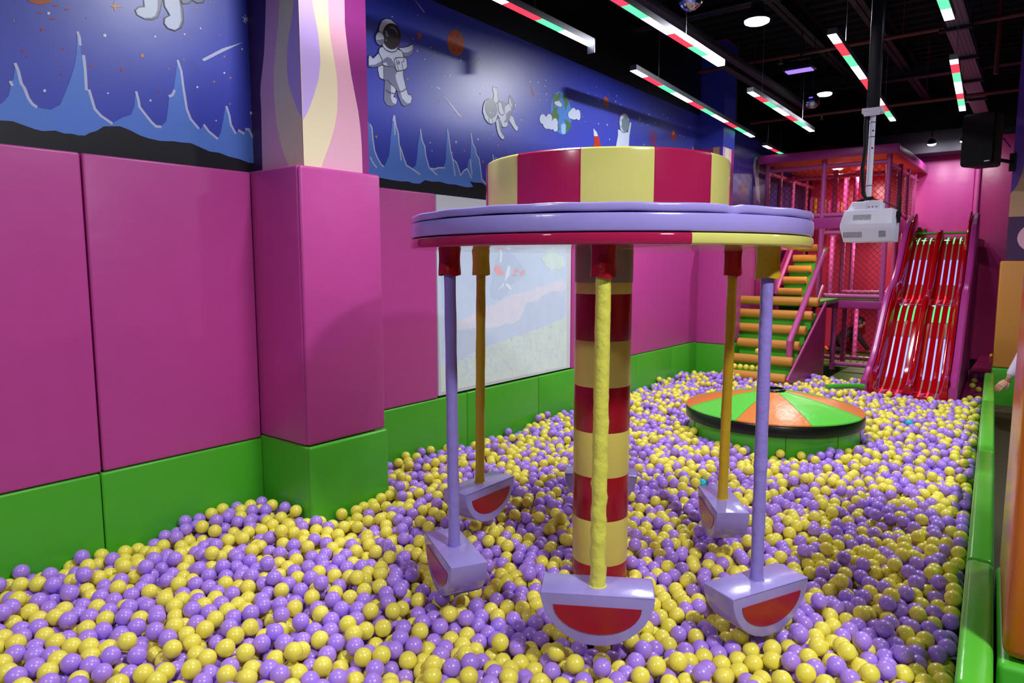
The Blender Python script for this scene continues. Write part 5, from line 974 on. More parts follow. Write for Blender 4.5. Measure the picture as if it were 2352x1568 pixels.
mb.tube([(-1.06, 5.49, 2.265), (-1.0, 5.48, 2.27), (-1.01, 5.53, 2.275), (-1.07, 5.52, 2.262), (-1.1, 5.49, 2.25)], .012, 8); mb.build('cable', 'rubber', pj)
mb = MB(); mb.tube([(-1.01, 5.49, 2.268), (-.93, 5.53, 2.24), (-.85, 5.60, 2.195)], .0045, 8); mb.box(-.856, -.838, 5.585, 5.61, 2.10, 2.28, 0, .003); mb.box(-.875, -.84, 5.58, 5.61, 2.095, 2.12, 0, .003); mb.tube([(-.848, 5.58, 2.15), (-.848, 5.565, 2.16)], .022, 14); mb.build('antenna', 'rubber', pj)

# ------------------------------------------------------------------ hanging light bars
bars = [((-2.13, .75), (-2.15, 3.51), [(.75, 1.3, 'g'), (1.3, 1.8, 'w'), (1.8, 2.3, 'r'), (2.3, 2.6, 'g'), (2.6, 2.71, 'w'), (2.71, 2.99, 'r'), (2.99, 3.2, 'g'), (3.2, 3.51, 'w')], 'light bar with a bent end cap, leftmost and nearest the mural'),
        ((-1.69, 1.6), (-1.71, 4.37), [(1.6, 2.1, 'g'), (2.1, 2.6, 'w'), (2.6, 3.09, 'r'), (3.09, 3.3, 'g'), (3.3, 3.61, 'w'), (3.61, 3.89, 'r'), (3.89, 4.1, 'g'), (4.1, 4.37, 'w')], 'light bar over the left side of the carousel, second from the mural'),
        ((-2.20, 4.12), (-2.37, 6.94), [(4.12, 4.31, 'w'), (4.31, 4.58, 'r'), (4.58, 4.82, 'g'), (4.82, 5.17, 'w'), (5.17, 5.46, 'r'), (5.46, 5.72, 'g'), (5.72, 6.08, 'w'), (6.08, 6.38, 'r'), (6.38, 6.68, 'g'), (6.68, 6.94, 'w')], 'longest light bar right above the striped drum'),
        ((-1.79, 5.15), (-1.83, 7.0), [(5.15, 5.31, 'w'), (5.31, 5.53, 'r'), (5.53, 5.78, 'g'), (5.78, 6.13, 'w'), (6.13, 6.41, 'r'), (6.41, 6.7, 'g'), (6.7, 7.0, 'w')], 'light bar with a violet lit side below the violet lamp'),
        ((-1.01, 4.16), (-1.14, 6.93), [(a_, b_, k_) for a_, b_, k_ in [(4.16, 4.34, 'w'), (4.34, 4.62, 'r'), (4.62, 4.9, 'g'), (4.9, 5.26, 'w'), (5.26, 5.62, 'r'), (5.62, 5.85, 'g'), (5.85, 6.2, 'w'), (6.2, 6.47, 'r'), (6.47, 6.75, 'g'), (6.75, 6.93, 'w')]], 'light bar passing behind the projector post'),
        ((-.53, 5.12), (-.62, 6.83), [(5.12, 5.23, 'w'), (5.23, 5.47, 'r'), (5.47, 5.74, 'g'), (5.74, 6.13, 'w'), (6.13, 6.34, 'r'), (6.34, 6.62, 'g'), (6.62, 6.83, 'w')], 'light bar under the perforated tray above the speaker'),
        ((-.46, 2.6), (-.475, 4.29), [(2.6, 3.0, 'g'), (3.0, 3.3, 'w'), (3.3, 3.7, 'r'), (3.7, 4.1, 'g'), (4.1, 4.29, 'w')], 'light bar cut by the upper edge at the right, under the tray'),
        ((-2.44, 7.52), (-2.46, 8.28), [(7.52, 7.74, 'w'), (7.74, 8.02, 'r'), (8.02, 8.28, 'g')], 'short light bar in front of the tower roof, farthest of the bars')]
for (x0, y0), (x1, y1), segs, lab in bars:
    kz_ = 1.405 if 'longest' in lab else (1.40 if 'short ' in lab else 1.42)
    x0, y0, x1, y1 = x0*kz_, y0*kz_, x1*kz_, y1*kz_; segs = [(a*kz_, c*kz_, k) for a, c, k in segs]
    z = 1.8+1.25*kz_; w = .024*kz_
    lb = empty('light_bar', ((x0+x1)/2, (y0+y1)/2, z), lab, 'light', 'hanging colour light bars')
    X = lambda y: x0+(x1-x0)*(y-y0)/(y1-y0)
    mb = MB(); 
    ring = lambda y: [(X(y)-w, y, z+.004), (X(y)-w, y, z+.05), (X(y)+w, y, z+.05), (X(y)+w, y, z+.004)]
    mb.add(ring(y0)+ring(y1), [[0, 1, 5, 4], [1, 2, 6, 5], [2, 3, 7, 6], [3, 0, 4, 7], [3, 2, 1, 0], [4, 5, 6, 7]])
    if 'bent end' in lab: mb.box(X(y1)-w, X(y1)+w, y1, y1+.012, z-.06, z+.05, 0, .002, 1)
    mb.build('housing', 'alu', lb)
    mb = MB(); idx = {'w': 0, 'r': 1, 'g': 2}
    for a, c, k in segs:
        mb.add([(X(a)-w+.003, a, z), (X(a)+w-.003, a, z), (X(c)+w-.003, c, z), (X(c)-w+.003, c, z), (X(a)-w+.003, a, z+.004), (X(a)+w-.003, a, z+.004), (X(c)+w-.003, c, z+.004), (X(c)-w+.003, c, z+.004)],
               [[0, 3, 2, 1], [0, 1, 5, 4], [1, 2, 6, 5], [2, 3, 7, 6], [3, 0, 4, 7]], idx[k])
    mb.build('diffuser', ['led_white', 'led_red', 'led_green'], lb, sharp=0)
    for t in (.15, .8):
        y = y0+(y1-y0)*t; mb = MB(); mb.tube([(X(y), y, z+.05), (X(y), y, 3.968 if 'tray' in lab else 4.665)], .003, 6); mb.tube([(X(y), y, z+.05), (X(y), y, z+.05)], .008, 8); mb.build('hanger', 'alu', lb)

# ------------------------------------------------------------------ lamps
def area(loc, power, size, color=(.95, .97, 1), spread=pi, rot=(0, 0, 0)):
    l = bpy.data.lights.new('lamp_or_fill', 'AREA'); l.shape = 'DISK'; l.size = size; l.energy = power; l.color = color; l.spread = spread
    o = bpy.data.objects.new('lamp_or_fill', l); COL.objects.link(o); o.location = loc; o.rotation_euler = rot
    return o
def highbay(x, y, z, lab, power, r=.105, sp=170):
    h = empty('high_bay_lamp', (x, y, z), lab, 'lamp', 'round ceiling lamps')
    mb = MB(); mb.lathe([(.0, z+.16), (.05, z+.15), (.06, z+.08), (r*.9, z+.05), (r, z+.02), (r, z), (r*.9, z-.002)], (x, y), 32); mb.tube([(x, y, z+.15), (x, y, 4.665)], .006, 6); mb.build('housing', 'steel_dark', h)
    mb = MB(); mb.lathe([(r*.99, z), (r*.96, z-.014), (r*.8, z-.022), (r*.4, z-.026), (.0, z-.027)], (x, y), 32); mb.build('lens', 'lamp', h)
    area((x, y, z-.035), power, r*1.5, spread=radians(sp))
HB = 84
highbay(-2.12, 6.2, 3.9, 'brightest round lamp hanging from the dark ceiling above the cone', HB)
highbay(-2.30, 9.28, 3.9, 'smaller looking bright round lamp farther back beside a mirror ball', HB*.36, .085, 150)
def unseen_light(x, y, power): area((x, y, 3.9), power, .3, spread=radians(165))
unseen_light(-2.1, 2.45, HB*.6); unseen_light(1.1, 1.3, HB*1.6); unseen_light(-1.5, -1.6, HB*.75); unseen_light(1.2, 5.5, HB*.6)  # unseen lights; the last is extra fill added to even out the room
uv = empty('violet_lamp', (-2.34, 8.3, 3.97), 'flat violet lamp on a dark bracket between the ceiling beams', 'lamp')
mb = MB(); mb.box(-2.52, -2.18, 8.27, 8.42, 3.985, 4.02, 0, .006); mb.box(-2.46, -2.24, 8.33, 8.37, 4.1, 4.12, 0, .004); mb.tube([(-2.4, 8.35, 4.02), (-2.4, 8.35, 4.1)], .006, 6); mb.tube([(-2.28, 8.35, 4.02), (-2.28, 8.35, 4.1)], .006, 6); mb.tube([(-2.34, 8.35, 4.12), (-2.34, 8.35, 4.665)], .01, 8); mb.build('bracket', 'steel_dark', uv)
mb = MB(); mb.box(-2.49, -2.21, 8.28, 8.41, 3.972, 3.986, 0, .004); mb.build('lens', 'led_violet', uv)
for (x, y, z, r, l) in ((-2.33, 5.28, 3.87, .10, 'mirror ball cut by the upper edge, above the longest light bar'), (-2.26, 8.60, 3.68, .082, 'mirror ball hanging beside the farther round lamp')):
    mbl = empty('mirror_ball', (x, y, z), l, 'mirror ball', 'mirror balls')
    b = bmesh.new(); bmesh.ops.create_uvsphere(b, u_segments=22, v_segments=14, radius=r)
    mb = MB(); mb.bm(b, 0, Matrix.Translation((x, y, z))); b.free(); mb.build('ball', 'mirror', mbl, sharp=0)
    mb = MB(); mb.tube([(x, y, z+r-.01), (x, y, 4.665)], .005, 6); mb.build('hanger', 'steel_dark', mbl)
for x, l in ((-1.56, 'small spot lamp above the bright magenta pad behind the slide'), (-1.12, 'small spot lamp nearest the speaker, above the slide')):
    y, z = 12.95, 3.72
    s_ = empty('spot_lamp', (x, y, z), l, 'lamp', 'small spot lamps over the slide')
    d = Vector((0, .35, -.94)).normalized()
    mb = MB(); c = Vector((x, y, z)); mb.tube([c-d*.07, c-d*.03, c], [.03, .06, .068], 18); mb.tube([c-d*.1, Vector((x, y-.05, 4.62))], .008, 8); mb.build('housing', 'steel_dark', s_)
    mb = MB(); mb.tube([c-d*.002, c+d*.02, c+d*.034], [.062, .056, .03], 18); mb.build('lens', 'lamp', s_)
    area(tuple(c+d*.045), 7.5, .1, (1, .98, 1), pi, (radians(20.4), 0, 0))
WARM = (1, .80, .72)
area((-2.75, 12.15, 3.31), 13, .12, WARM); area((-2.58, 13.0, 3.31), 13, .12, WARM); area((-2.72, 11.5, 2.345), 13, .12, WARM); area((-2.3, 12.9, 2.358), 13, .12, WARM); area((-2.3, 12.5, 1.138), 13, .12, WARM)  # last two light the tower from the added downlights

# ------------------------------------------------------------------ things under the ceiling
def beam(x0, x1, y0, y1, z0, z1, m='steel_dark', name='ceiling_beam', lab=None):
    mb = MB(); mb.box(x0, x1, y0, y1, z0, z0+.012); mb.box(x0, x1, y0, y1, z1-.012, z1)
    if x1-x0 > y1-y0: c = (y0+y1)/2; mb.box(x0, x1, c-.006, c+.006, z0, z1)
    else: c = (x0+x1)/2; mb.box(c-.006, c+.006, y0, y1, z0, z1)
    return struct(mb.build(name, m, sharp=0), lab)
for x in (-2.33, -1.66, -.2): beam(x-.06, x+.06, 1, 13.9, 4.40, 4.62)
for y in (3.4, 6.9, 10.9): beam(-3.67, 2.9, y-.07, y+.07, 4.30, 4.46)
for i, (y, z, l) in enumerate(((8.47, 4.2, 'red sprinkler pipe crossing above the violet lamp'), (10.4, 3.88, 'red sprinkler pipe crossing behind the farther round lamp'))):
    p_ = empty('sprinkler_pipe', (-1.5, y, z), l, 'pipe', 'red sprinkler pipes under the ceiling')
    mb = MB(); mb.tube([(-3.6, y, z), (2.9, y, z)], .022, 10)
    for x in (-2.9, -1.35, .3, 1.9): mb.tube([(x, y, z), (x, y, 4.665)], .006, 6)
    mb.build('pipe', 'pipe_red', p_)
    for x in (-2.6, -.9): mb = MB(); mb.tube([(x, y, z-.02), (x, y, z-.06), (x, y, z-.075)], [.012, .014, .03], 10); mb.build('sprinkler_head', 'alu', p_)
for x, y, l in ((-.62, 8.6, 'red pipe hanging down from the ceiling above the speaker'), (-.45, 6.0, 'short brown pipe hanging near the upper edge right of the tray')):
    mb = MB(); mb.tube([(x+.1, y, 3.7), (x+.1, y, 4.665)], .022, 10); tag(mb.build('drop_pipe', 'pipe_red'), l, 'pipe', 'pipes hanging down')
tr = empty('cable_tray', (-.95, 8, 4.0), 'perforated grey cable tray running along the ceiling above the slide', 'cable tray')
mb = MB()
for k in range(9):
    y0 = 3.2+1.15*k; mb.box(-.80-.026*k, -.61-.026*k, y0, y0+1.12, 4.0, 4.006); mb.box(-.80-.026*k, -.795-.026*k, y0, y0+1.12, 4.0, 4.05); mb.box(-.615-.026*k, -.61-.026*k, y0, y0+1.12, 4.0, 4.05)
mb.build('tray', 'tray', tr)
for k in range(9):
    y = 3.2+1.15*k; mb = MB(); mb.box(-.84-.026*k, -.57-.026*k, y-.02, y+.02, 3.972, 3.998); mb.tube([(-.83-.026*k, y, 3.98), (-.83-.026*k, y, 4.665)], .005, 6); mb.tube([(-.58-.026*k, y, 3.98), (-.58-.026*k, y, 4.665)], .005, 6); mb.build('tray_support', 'steel_dark', tr)
for x, l in ((-2.90, 'dark cable duct along the ceiling, nearer the mural wall'), (-2.74, 'dark cable duct along the ceiling, second from the mural wall')):
    mb = MB(); mb.box(x-.04, x+.04, 1.0, 10.2, 3.92, 3.98, 0, .004)
    for y in (2, 4, 6, 8, 10): mb.tube([(x, y, 3.98), (x, y, 4.665)], .005, 6)
    tag(mb.build('cable_duct', 'steel_dark'), l, 'cable duct', 'dark cable ducts')
mb = MB(); mb.box(-3.1, -1.04, 13.3, 13.85, 3.62, 3.98, 0, .01); mb.tube([(-2.5, 13.6, 3.98), (-2.5, 13.6, 4.665)], .01, 6); mb.tube([(-1.3, 13.6, 3.98), (-1.3, 13.6, 4.665)], .01, 6); tag(mb.build('air_duct', 'duct_grey'), 'grey air duct below the ceiling above the back wall', 'duct')

# ------------------------------------------------------------------ loudspeaker
sp = empty('loudspeaker', (-.62, 9.2, 2.86), 'black loudspeaker on a wall arm left of the far painted post', 'speaker')
mtx = Matrix.Translation((-.62, 9.2, 0)) @ Matrix.Rotation(radians(-14), 4, 'Z')
mb = MB(); mb.prism([(-.17, -.15, 2.86), (.15, -.17, 2.86), (.13, .17, 2.86), (-.11, .17, 2.86)], (0, 0, .56), 0, .03, 3, mtx); mb.build('cabinet', 'rubber', sp)
mb = MB(); mb.prism([(-.16, -.156, 2.885), (.142, -.176, 2.885), (.142, -.17, 2.885), (-.16, -.15, 2.885)], (0, 0, .51), 0, .002, 1, mtx); mb.build('grille', 'speaker', sp)
mb = MB(); mb.box(.075, .125, -.184, -.179, 2.895, 2.904, 0, .001, 1, mtx); mb.build('badge', 'alu', sp)
mb = MB(); mb.tube([(-.55, 9.3, 2.95), (-.45, 9.5, 2.95), (-.37, 9.735, 2.95)], .02, 10); mb.box(-.4, -.335, 9.72, 9.742, 2.85, 3.05, 0, .003); mb.build('wall_arm', 'rubber', sp)
mb = MB(); mb.tube([(-.52, 9.32, 3.1), (-.46, 9.55, 3.2), (-.40, 9.72, 3.12)], .006, 6); mb.build('cable', 'rubber', sp)

# ------------------------------------------------------------------ people
def skinmesh(name, verts, edges, m, parent, sub=2, root=0):
    me = bpy.data.meshes.new(name); me.from_pydata([tuple(Vector(v[:3])) for v in verts], edges, []); me.update()
    o = bpy.data.objects.new(name, me); COL.objects.link(o)
    md = o.modifiers.new('skin', 'SKIN'); md.use_smooth_shade = True
    for i, v in enumerate(verts):
        r = v[3]; me.skin_vertices[0].data[i].radius = (r if isinstance(r, tuple) else (r, r)); me.skin_vertices[0].data[i].use_root = (i == root)
    ss = o.modifiers.new('sub', 'SUBSURF'); ss.levels = sub; ss.render_levels = sub
    dg = bpy.context.evaluated_depsgraph_get(); dg.update()
    me2 = bpy.data.meshes.new_from_object(o.evaluated_get(dg)); 
    for p in me2.polygons: p.use_smooth = True
    bpy.data.objects.remove(o); mb = MB(); mb.v = [tuple(v.co) for v in me2.vertices]; mb.f = [list(p.vertices) for p in me2.polygons]; mb.m = [0]*len(mb.f)
    return mb
def join(a, b): a.add(b.v, b.f, list(b.m)); return a
def chain(pts, base, verts, edges, start=None):
    prev = start
    for p in pts:
        verts.append(p); i = len(verts)-1
        if prev is not None: edges.append((prev, i))
        prev = i
    return prev
def head(mb, c, fwd, up, s=1.0, m=0):
    """a head with brow, nose, lips, chin and ears; c = centre, fwd/up unit vectors, s = scale"""
    fwd = Vector(fwd).normalized(); up = (Vector(up)-fwd*Vector(up).dot(fwd)).normalized(); side = fwd.cross(up)
    vs = []; fs = []; nu, nv = 32, 24
    for j in range(nv+1):
        t = -pi/2+pi*j/nv
        for i in range(nu):
            a = 2*pi*i/nu
            x = cos(t)*cos(a)*.093; y = cos(t)*sin(a)*.074; z = sin(t)*.115
            front = max(0, cos(a))
            if z < 0: x *= 1-.10*(z/-.115); y *= 1-.30*(z/-.115)**1.5
            if x < 0: x *= 1.06
            x += front**14*(.022*math.exp(-((z+.012)/.016)**2)+.010*math.exp(-((z-.008)/.02)**2))*cos(t)      # nose
            x += front**6*(.006*math.exp(-((z-.032)/.012)**2)+.006*math.exp(-((z+.048)/.010)**2)+.010*math.exp(-((z+.09)/.018)**2))  # brow, lips, chin
            for e in (-.38, .38): x -= .008*math.exp(-(((math.atan2(sin(a), cos(a))-e)/.2)**2+((z-.014)/.012)**2))
            vs.append(Vector(c)+(fwd*x+side*y+up*z)*s)
    for j in range(nv):
        for i in range(nu): fs.append([j*nu+i, j*nu+(i+1) % nu, (j+1)*nu+(i+1) % nu, (j+1)*nu+i])
    mb.add(vs, fs, m)
    for sg in (-1, 1):
        e = Vector(c)+(side*sg*.076+fwd*-.008+up*-.004)*s
        b = bmesh.new(); bmesh.ops.create_uvsphere(b, u_segments=10, v_segments=8, radius=1)
        mt = Matrix.Translation(e) @ Matrix((fwd, side, up)).transposed().to_4x4() @ Matrix.Diagonal((.018*s, .008*s, .03*s, 1)); mb.bm(b, m, mt); b.free()
    return side, up, fwd
def hairmesh(mb, c, fwd, up, s, low=-.03):
    fwd = Vector(fwd).normalized(); up = (Vector(up)-fwd*Vector(up).dot(fwd)).normalized(); side = fwd.cross(up); vs = []; fs = []; nu, nv = 32, 14
    r_ = random.Random(2)
    for j in range(nv+1):
        for i in range(nu):
            a = 2*pi*i/nu; lo = .045 if cos(a) > .55 else (low if cos(a) < 0 else low+.03)
            t0 = math.asin(max(-1, min(1, lo/.12))); t = pi/2+(t0-pi/2)*j/nv
            k = 1.0 if j == nv else 1.1+.03*r_.random()
            vs.append(Vector(c)+(fwd*(cos(t)*cos(a)*.097*k-.002)+side*cos(t)*sin(a)*.078*k+up*sin(t)*.118*k)*s)
    for j in range(nv):
        for i in range(nu): fs.append([j*nu+i, j*nu+(i+1) % nu, (j+1)*nu+(i+1) % nu, (j+1)*nu+i])
    mb.add(vs, fs)
def eyes(c, fwd, up, s, parent):
    fwd = Vector(fwd).normalized(); up = (Vector(up)-fwd*Vector(up).dot(fwd)).normalized(); side = fwd.cross(up); mb = MB()
    for sg in (-1, 1): mb.sphere(tuple(Vector(c)+(fwd*.0775+side*sg*.031+up*.014)*s), .011*s, 10, 8, 0); mb.sphere(tuple(Vector(c)+(fwd*.0845+side*sg*.031+up*.014)*s), .0055*s, 8, 6, 1)
    mb.build('eyes', ['white', 'rubber'], parent)
def hand(mb, wrist, d, palm_n, s=1.0, curl=.35, thumb=1):
    """palm and five bent fingers as one grown surface"""
    d = Vector(d).normalized(); n = (Vector(palm_n)-d*Vector(palm_n).dot(d)).normalized(); w = d.cross(n)*thumb
    vs = []; fs = []; K = 16; st_ = ((-.012, .021, .017), (.012, .024, .016), (.035, .033, .016), (.06, .039, .0145), (.08, .039, .0125), (.092, .033, .010), (.098, .015, .006))
    for q, hw_, hn_ in st_:
        for k in range(K): t = 2*pi*k/K; vs.append(Vector(wrist)+d*q*s+w*(hw_*cos(t)*s)+n*(hn_*sin(t)*s))
    for i in range(len(st_)-1):
        for k in range(K): fs.append([i*K+k, i*K+(k+1) % K, (i+1)*K+(k+1) % K, (i+1)*K+k])
    fs += [list(range(K))[::-1], list(range((len(st_)-1)*K, len(st_)*K))]; mb.add(vs, fs)
    for i, (o_, L_) in enumerate(((.027, .068), (.009, .078), (-.010, .072), (-.027, .056))):
        p = Vector(wrist)+d*.072*s+w*o_*s; v = []; e = []; dirc = d.copy(); a = 0
        v.append(tuple(p)+(.0105*s,))
        for k, f in enumerate((.45, .32, .23)):
            a += curl*(1+.25*i*.3); dd = d*cos(a)+n*sin(a); p = p+dd*L_*f*s+(d*.02*s if k == 0 else Vector()); v.append(tuple(p)+((.0102-.0013*k)*s,))
        join(mb, skinmesh('finger', v, [(0, 1), (1, 2), (2, 3)], 0, None, 2))
    p = Vector(wrist)+d*.018*s+w*.018*s; t1 = p+(d*.6+w*.7+n*.25)*.035*s; t2 = t1+(d*.85+w*.25+n*.4)*.03*s; t3 = t2+(d*.8+n*.5)*.022*s
    join(mb, skinmesh('thumb', [tuple(p)+(.015*s,), tuple(t1)+(.0125*s,), tuple(t2)+(.0108*s,), tuple(t3)+(.009*s,)], [(0, 1), (1, 2), (2, 3)], 0, None, 2))

# boy crawling on the mat under the tower
RV = Vector((cos(YAW), sin(YAW), 0)); FV = Vector((-sin(YAW), cos(YAW), 0)); B0 = Vector((-2.72, 13.25, 0))
def bp(r, z, f=0): return tuple(B0+RV*r+FV*f+Vector((0, 0, z)))
boy = empty('person', (B0.x, B0.y, .21), 'person in dark clothes and orange shoes crawling on hands and knees under the tower', 'person')
zf = .238
hc = Vector(bp(.235, .766)); fw = RV*.93-FV*.25+Vector((0, 0, -.12)); upv = Vector((0, 0, 1))+RV*.12
V = [bp(-.10, zf+.30)+(.075,), bp(.02, zf+.345)+(.072,), bp(.115, zf+.39)+(.07,), bp(.165, zf+.43)+(.03,), bp(.195, zf+.475)+(.03,)]; E_ = [(0, 1), (1, 2), (2, 3), (3, 4)]
for f, hx in ((-.085, .37), (.085, .24)):
    n0 = len(V); V += [bp(.12, zf+.37, f)+(.038,), bp((.12+hx)/2+.0, zf+.20, f*1.2)+(.028,), bp(hx-.012, zf+.05, f*1.3)+(.02,)]; E_ += [(2, n0), (n0, n0+1), (n0+1, n0+2)]
for f in (-.06, .06):
    n0 = len(V); V += [bp(-.11, zf+.24, f)+(.058,), bp(-.07+f*.3, zf+.055, f)+(.045,), bp(-.22, zf+.06, f)+(.04,), bp(-.33, zf+.045, f)+(.028,)]; E_ += [(0, n0), (n0, n0+1), (n0+1, n0+2), (n0+2, n0+3)]
mb = skinmesh('b', [tuple(v[:3])+(v[3]*(.62 if i in (0, 1, 2) or i >= 11 else .85),) for i, v in enumerate(V)], E_, 0, None)
bd = MB(); join(bd, mb); head(bd, hc, fw, upv, .82)
for f, hx in ((-.085, .37), (.085, .24)): hand(bd, bp(hx-.005, zf+.035, f*1.3), RV*.8-FV*.1+Vector((0, 0, -.35)), Vector((0, 0, -1)), .62, .12, 1 if f < 0 else -1)
body_ = bd.build('body', 'skin', boy, sharp=80)
sh = [tuple(v[:3])+((v[3]+.017),) for v in V]
top_v = sh[:4]+sh[5:11]; mp = {0: 0, 1: 1, 2: 2, 3: 3, 5: 4, 6: 5, 7: 6, 8: 7, 9: 8, 10: 9}
te = [(mp[a], mp[c]) for a, c in E_ if a in mp and c in mp]; mb = skinmesh('j', top_v, te, 0, None); mb.build('sweater', 'dark_cloth', boy, sharp=80)
tv = [sh[0]]+sh[11:]+[tuple(sh[1][:3])+(sh[1][3]-.004,)]; mp = {0: 0, 1: 9, **{11+k: 1+k for k in range(8)}}; te = [(mp[a], mp[c]) for a, c in E_ if a in mp and c in mp]
mb = skinmesh('t', tv, te, 0, None); mb.build('trousers', 'dark_cloth', boy, sharp=80)
for f in (-.06, .06):
    mb = skinmesh('s', [bp(-.335, zf+.05, f)+(.036,), bp(-.38, zf+.075, f)+(.036,), bp(-.40, zf+.12, f)+(.03,)], [(0, 1), (1, 2)], 0, None); mb.build('shoe', 'shoe_orange', boy, sharp=80)
hm = MB(); hairmesh(hm, hc, fw, upv, .84, -.045); hm.build('hair', 'hair', boy, sharp=80); eyes(hc, fw, upv, .82, boy)

# grown-up beyond the barrier, only the reaching forearm shows
P0 = Vector((.10, 7.72, 0))
wom = empty('person', (P0.x, P0.y, 0), 'person behind the near orange post, only a pale lilac sleeve and bracelet showing', 'person')
def wp(x, y, z): return (P0.x+x, P0.y+y, z)
wr = Vector((-.196, 7.69, .745)); el = Vector((-.095, 7.72, .985))
V = [wp(.06, .02, .88)+(.13,), wp(.05, .0, 1.05)+(.11,), wp(.02, -.01, 1.22)+(.13,), wp(-.0, -.02, 1.33)+(.05,), wp(-.03, -.04, 1.41)+(.045,)]; E_ = [(0, 1), (1, 2), (2, 3), (3, 4)]
n0 = len(V); V += [wp(-.12, -.02, 1.26)+(.05,), tuple(el)+(.042,), tuple(wr+(el-wr)*.10)+(.028,), tuple(wr)+(.022,)]; E_ += [(2, n0), (n0, n0+1), (n0+1, n0+2), (n0+2, n0+3)]
n1 = len(V); V += [wp(.19, .0, 1.26)+(.05,), wp(.24, .0, 1.0)+(.042,), wp(.22, -.06, .80)+(.025,)]; E_ += [(2, n1), (n1, n1+1), (n1+1, n1+2)]
n2 = len(V); V += [wp(-.02, .02, .78)+(.085,), wp(-.03, .0, .47)+(.062,), wp(-.03, .02, .09)+(.04,), wp(.14, .02, .78)+(.085,), wp(.15, .0, .47)+(.062,), wp(.16, .02, .09)+(.04,)]
E_ += [(0, n2), (n2, n2+1), (n2+1, n2+2), (0, n2+3), (n2+3, n2+4), (n2+4, n2+5)]
bd = skinmesh('b', [tuple(v[:3])+(v[3]*(.75 if i in (0, 1, 2) or i >= n2 else 1),) for i, v in enumerate(V)], E_, 0, None)
hc = Vector(wp(-.06, -.08, 1.54)); fw = Vector((-.75, -.45, -.35)); head(bd, hc, fw, Vector((0, 0, 1)))
hd = (wr-el).normalized()
hand(bd, wr, RV*-.72+Vector((0, 0, -.62)), FV*.6+Vector((0, 0, -.8)), .9, .36, 1)
hand(bd, wp(.22, -.07, .78), Vector((0, -.1, -1)), Vector((-1, 0, 0)), 1.0, .35, 1)
bd.build('body', 'skin', wom, sharp=80)
sh = [tuple(v[:3])+(v[3]+.014,) for v in V]; idx = [0, 1, 2, 3, n0, n0+1, n0+2, n1, n1+1, n1+2]; mp = {k: i for i, k in enumerate(idx)}
mb = skinmesh('j', [sh[k] for k in idx], [(mp[a], mp[c]) for a, c in E_ if a in mp and c in mp], 0, None); mb.build('sweater', 'lilac_cloth', wom, sharp=80)
idx = [0]+list(range(n2, n2+6)); mp = {k: i for i, k in enumerate(idx)}
mb = skinmesh('t', [sh[k] for k in idx], [(mp[a], mp[c]) for a, c in E_ if a in mp and c in mp], 0, None); mb.build('trousers', 'dark_cloth', wom, sharp=80)
for x in (-.03, .16): mb = skinmesh('s', [wp(x, .04, .05)+(.04,), wp(x-.05, -.06, .04)+(.038,), wp(x-.09, -.13, .035)+(.03,)], [(0, 1), (1, 2)], 0, None); mb.build('shoe', 'white', wom, sharp=80)
hm = MB(); hairmesh(hm, hc, fw, Vector((0, 0, 1)), 1.02, -.11); hm.build('hair', 'hair', wom, sharp=80); eyes(hc, fw, Vector((0, 0, 1)), 1.0, wom)
mb = MB(); u = hd.cross(Vector((0, 1, 0))).normalized(); v_ = hd.cross(u); bc = wr+hd*.004
mb.tube([bc+(u*cos(t*pi/12)+v_*sin(t*pi/12))*.027 for t in range(25)], .0035, 8); mb.build('bracelet', 'gold', wom)

# ------------------------------------------------------------------ the balls
BR = .035; BD = .07; ZF = .2
rg = np.random.default_rng(4)
def surf(x, y):
    s = .375+.012*np.sin(x*2.3+1)*np.sin(y*1.9)+.010*np.sin(x*4.1+y*3.3)+.008*np.sin(y*5.2-x*2.1)
    g = lambda cx, cy, a, w: a*np.exp(-((x-cx)**2+(y-cy)**2)/w**2)
    s = s+g(-3.45, 2.0, .085, .45)+g(-3.5, .9, .035, .6)+g(-3.5, 4.6, -.02, .6)+g(-3.3, 8.25, .10, .40)+g(-3.3, 3.3, .03, .5)
    s = s+g(-.5, 3.0, -.05, .6)+g(-.35, 4.4, -.02, .5)+g(-1.9, 7.6, .02, .7)
    d = np.hypot(x-CX, y-CY); s = s-.055*np.exp(-((d-.62)/.33)**2)-.02*np.exp(-(d/.4)**2)
    s = s-.025*np.clip((y-8.9)/.6, 0, 1)
    return s
X0, X1_, Y0, Y1_ = -3.605, -.12, .15, 9.5
N0 = 30000
px = rg.uniform(X0, X1_, N0); py = rg.uniform(Y0, Y1_, N0)
top = surf(px, py); dens = 3500*(X1_-X0)*(Y1_-Y0)/N0
keep = rg.uniform(0, 1, N0) < (top-ZF)*dens
def inside(x, y):
    ok = (x < rx(y)-BR) & ~((x < -3.15+BR) & (y > 2.22-BR) & (y < 2.815+BR)) & ~((x < -3.17+BR) & (y > 8.68-BR))
    ok &= np.hypot(x-CX, y-CY) > .13+BR
    ok &= np.hypot(x-QX, y-QY) > .69+BR
    ok &= ~((x < -2.33+BR) & (y > 8.40)) & ~((x > -1.62-BR) & (x < -.62+BR) & (y > 8.56-BR)) & ~((x > -.66) & (y > 9.08-BR))
    ok &= ~((x > -2.36) & (y > 9.50-BR))
    ok &= (x*.613*-1+y*.79 > .2) & (x > -.9-1.55*y-2.2)
    return ok
keep &= inside(px, py)
P = np.stack([px[keep], py[keep], ZF+BR+rg.uniform(0, 1, keep.sum())*np.maximum(.01, top[keep]-ZF-2*BR)], 1)
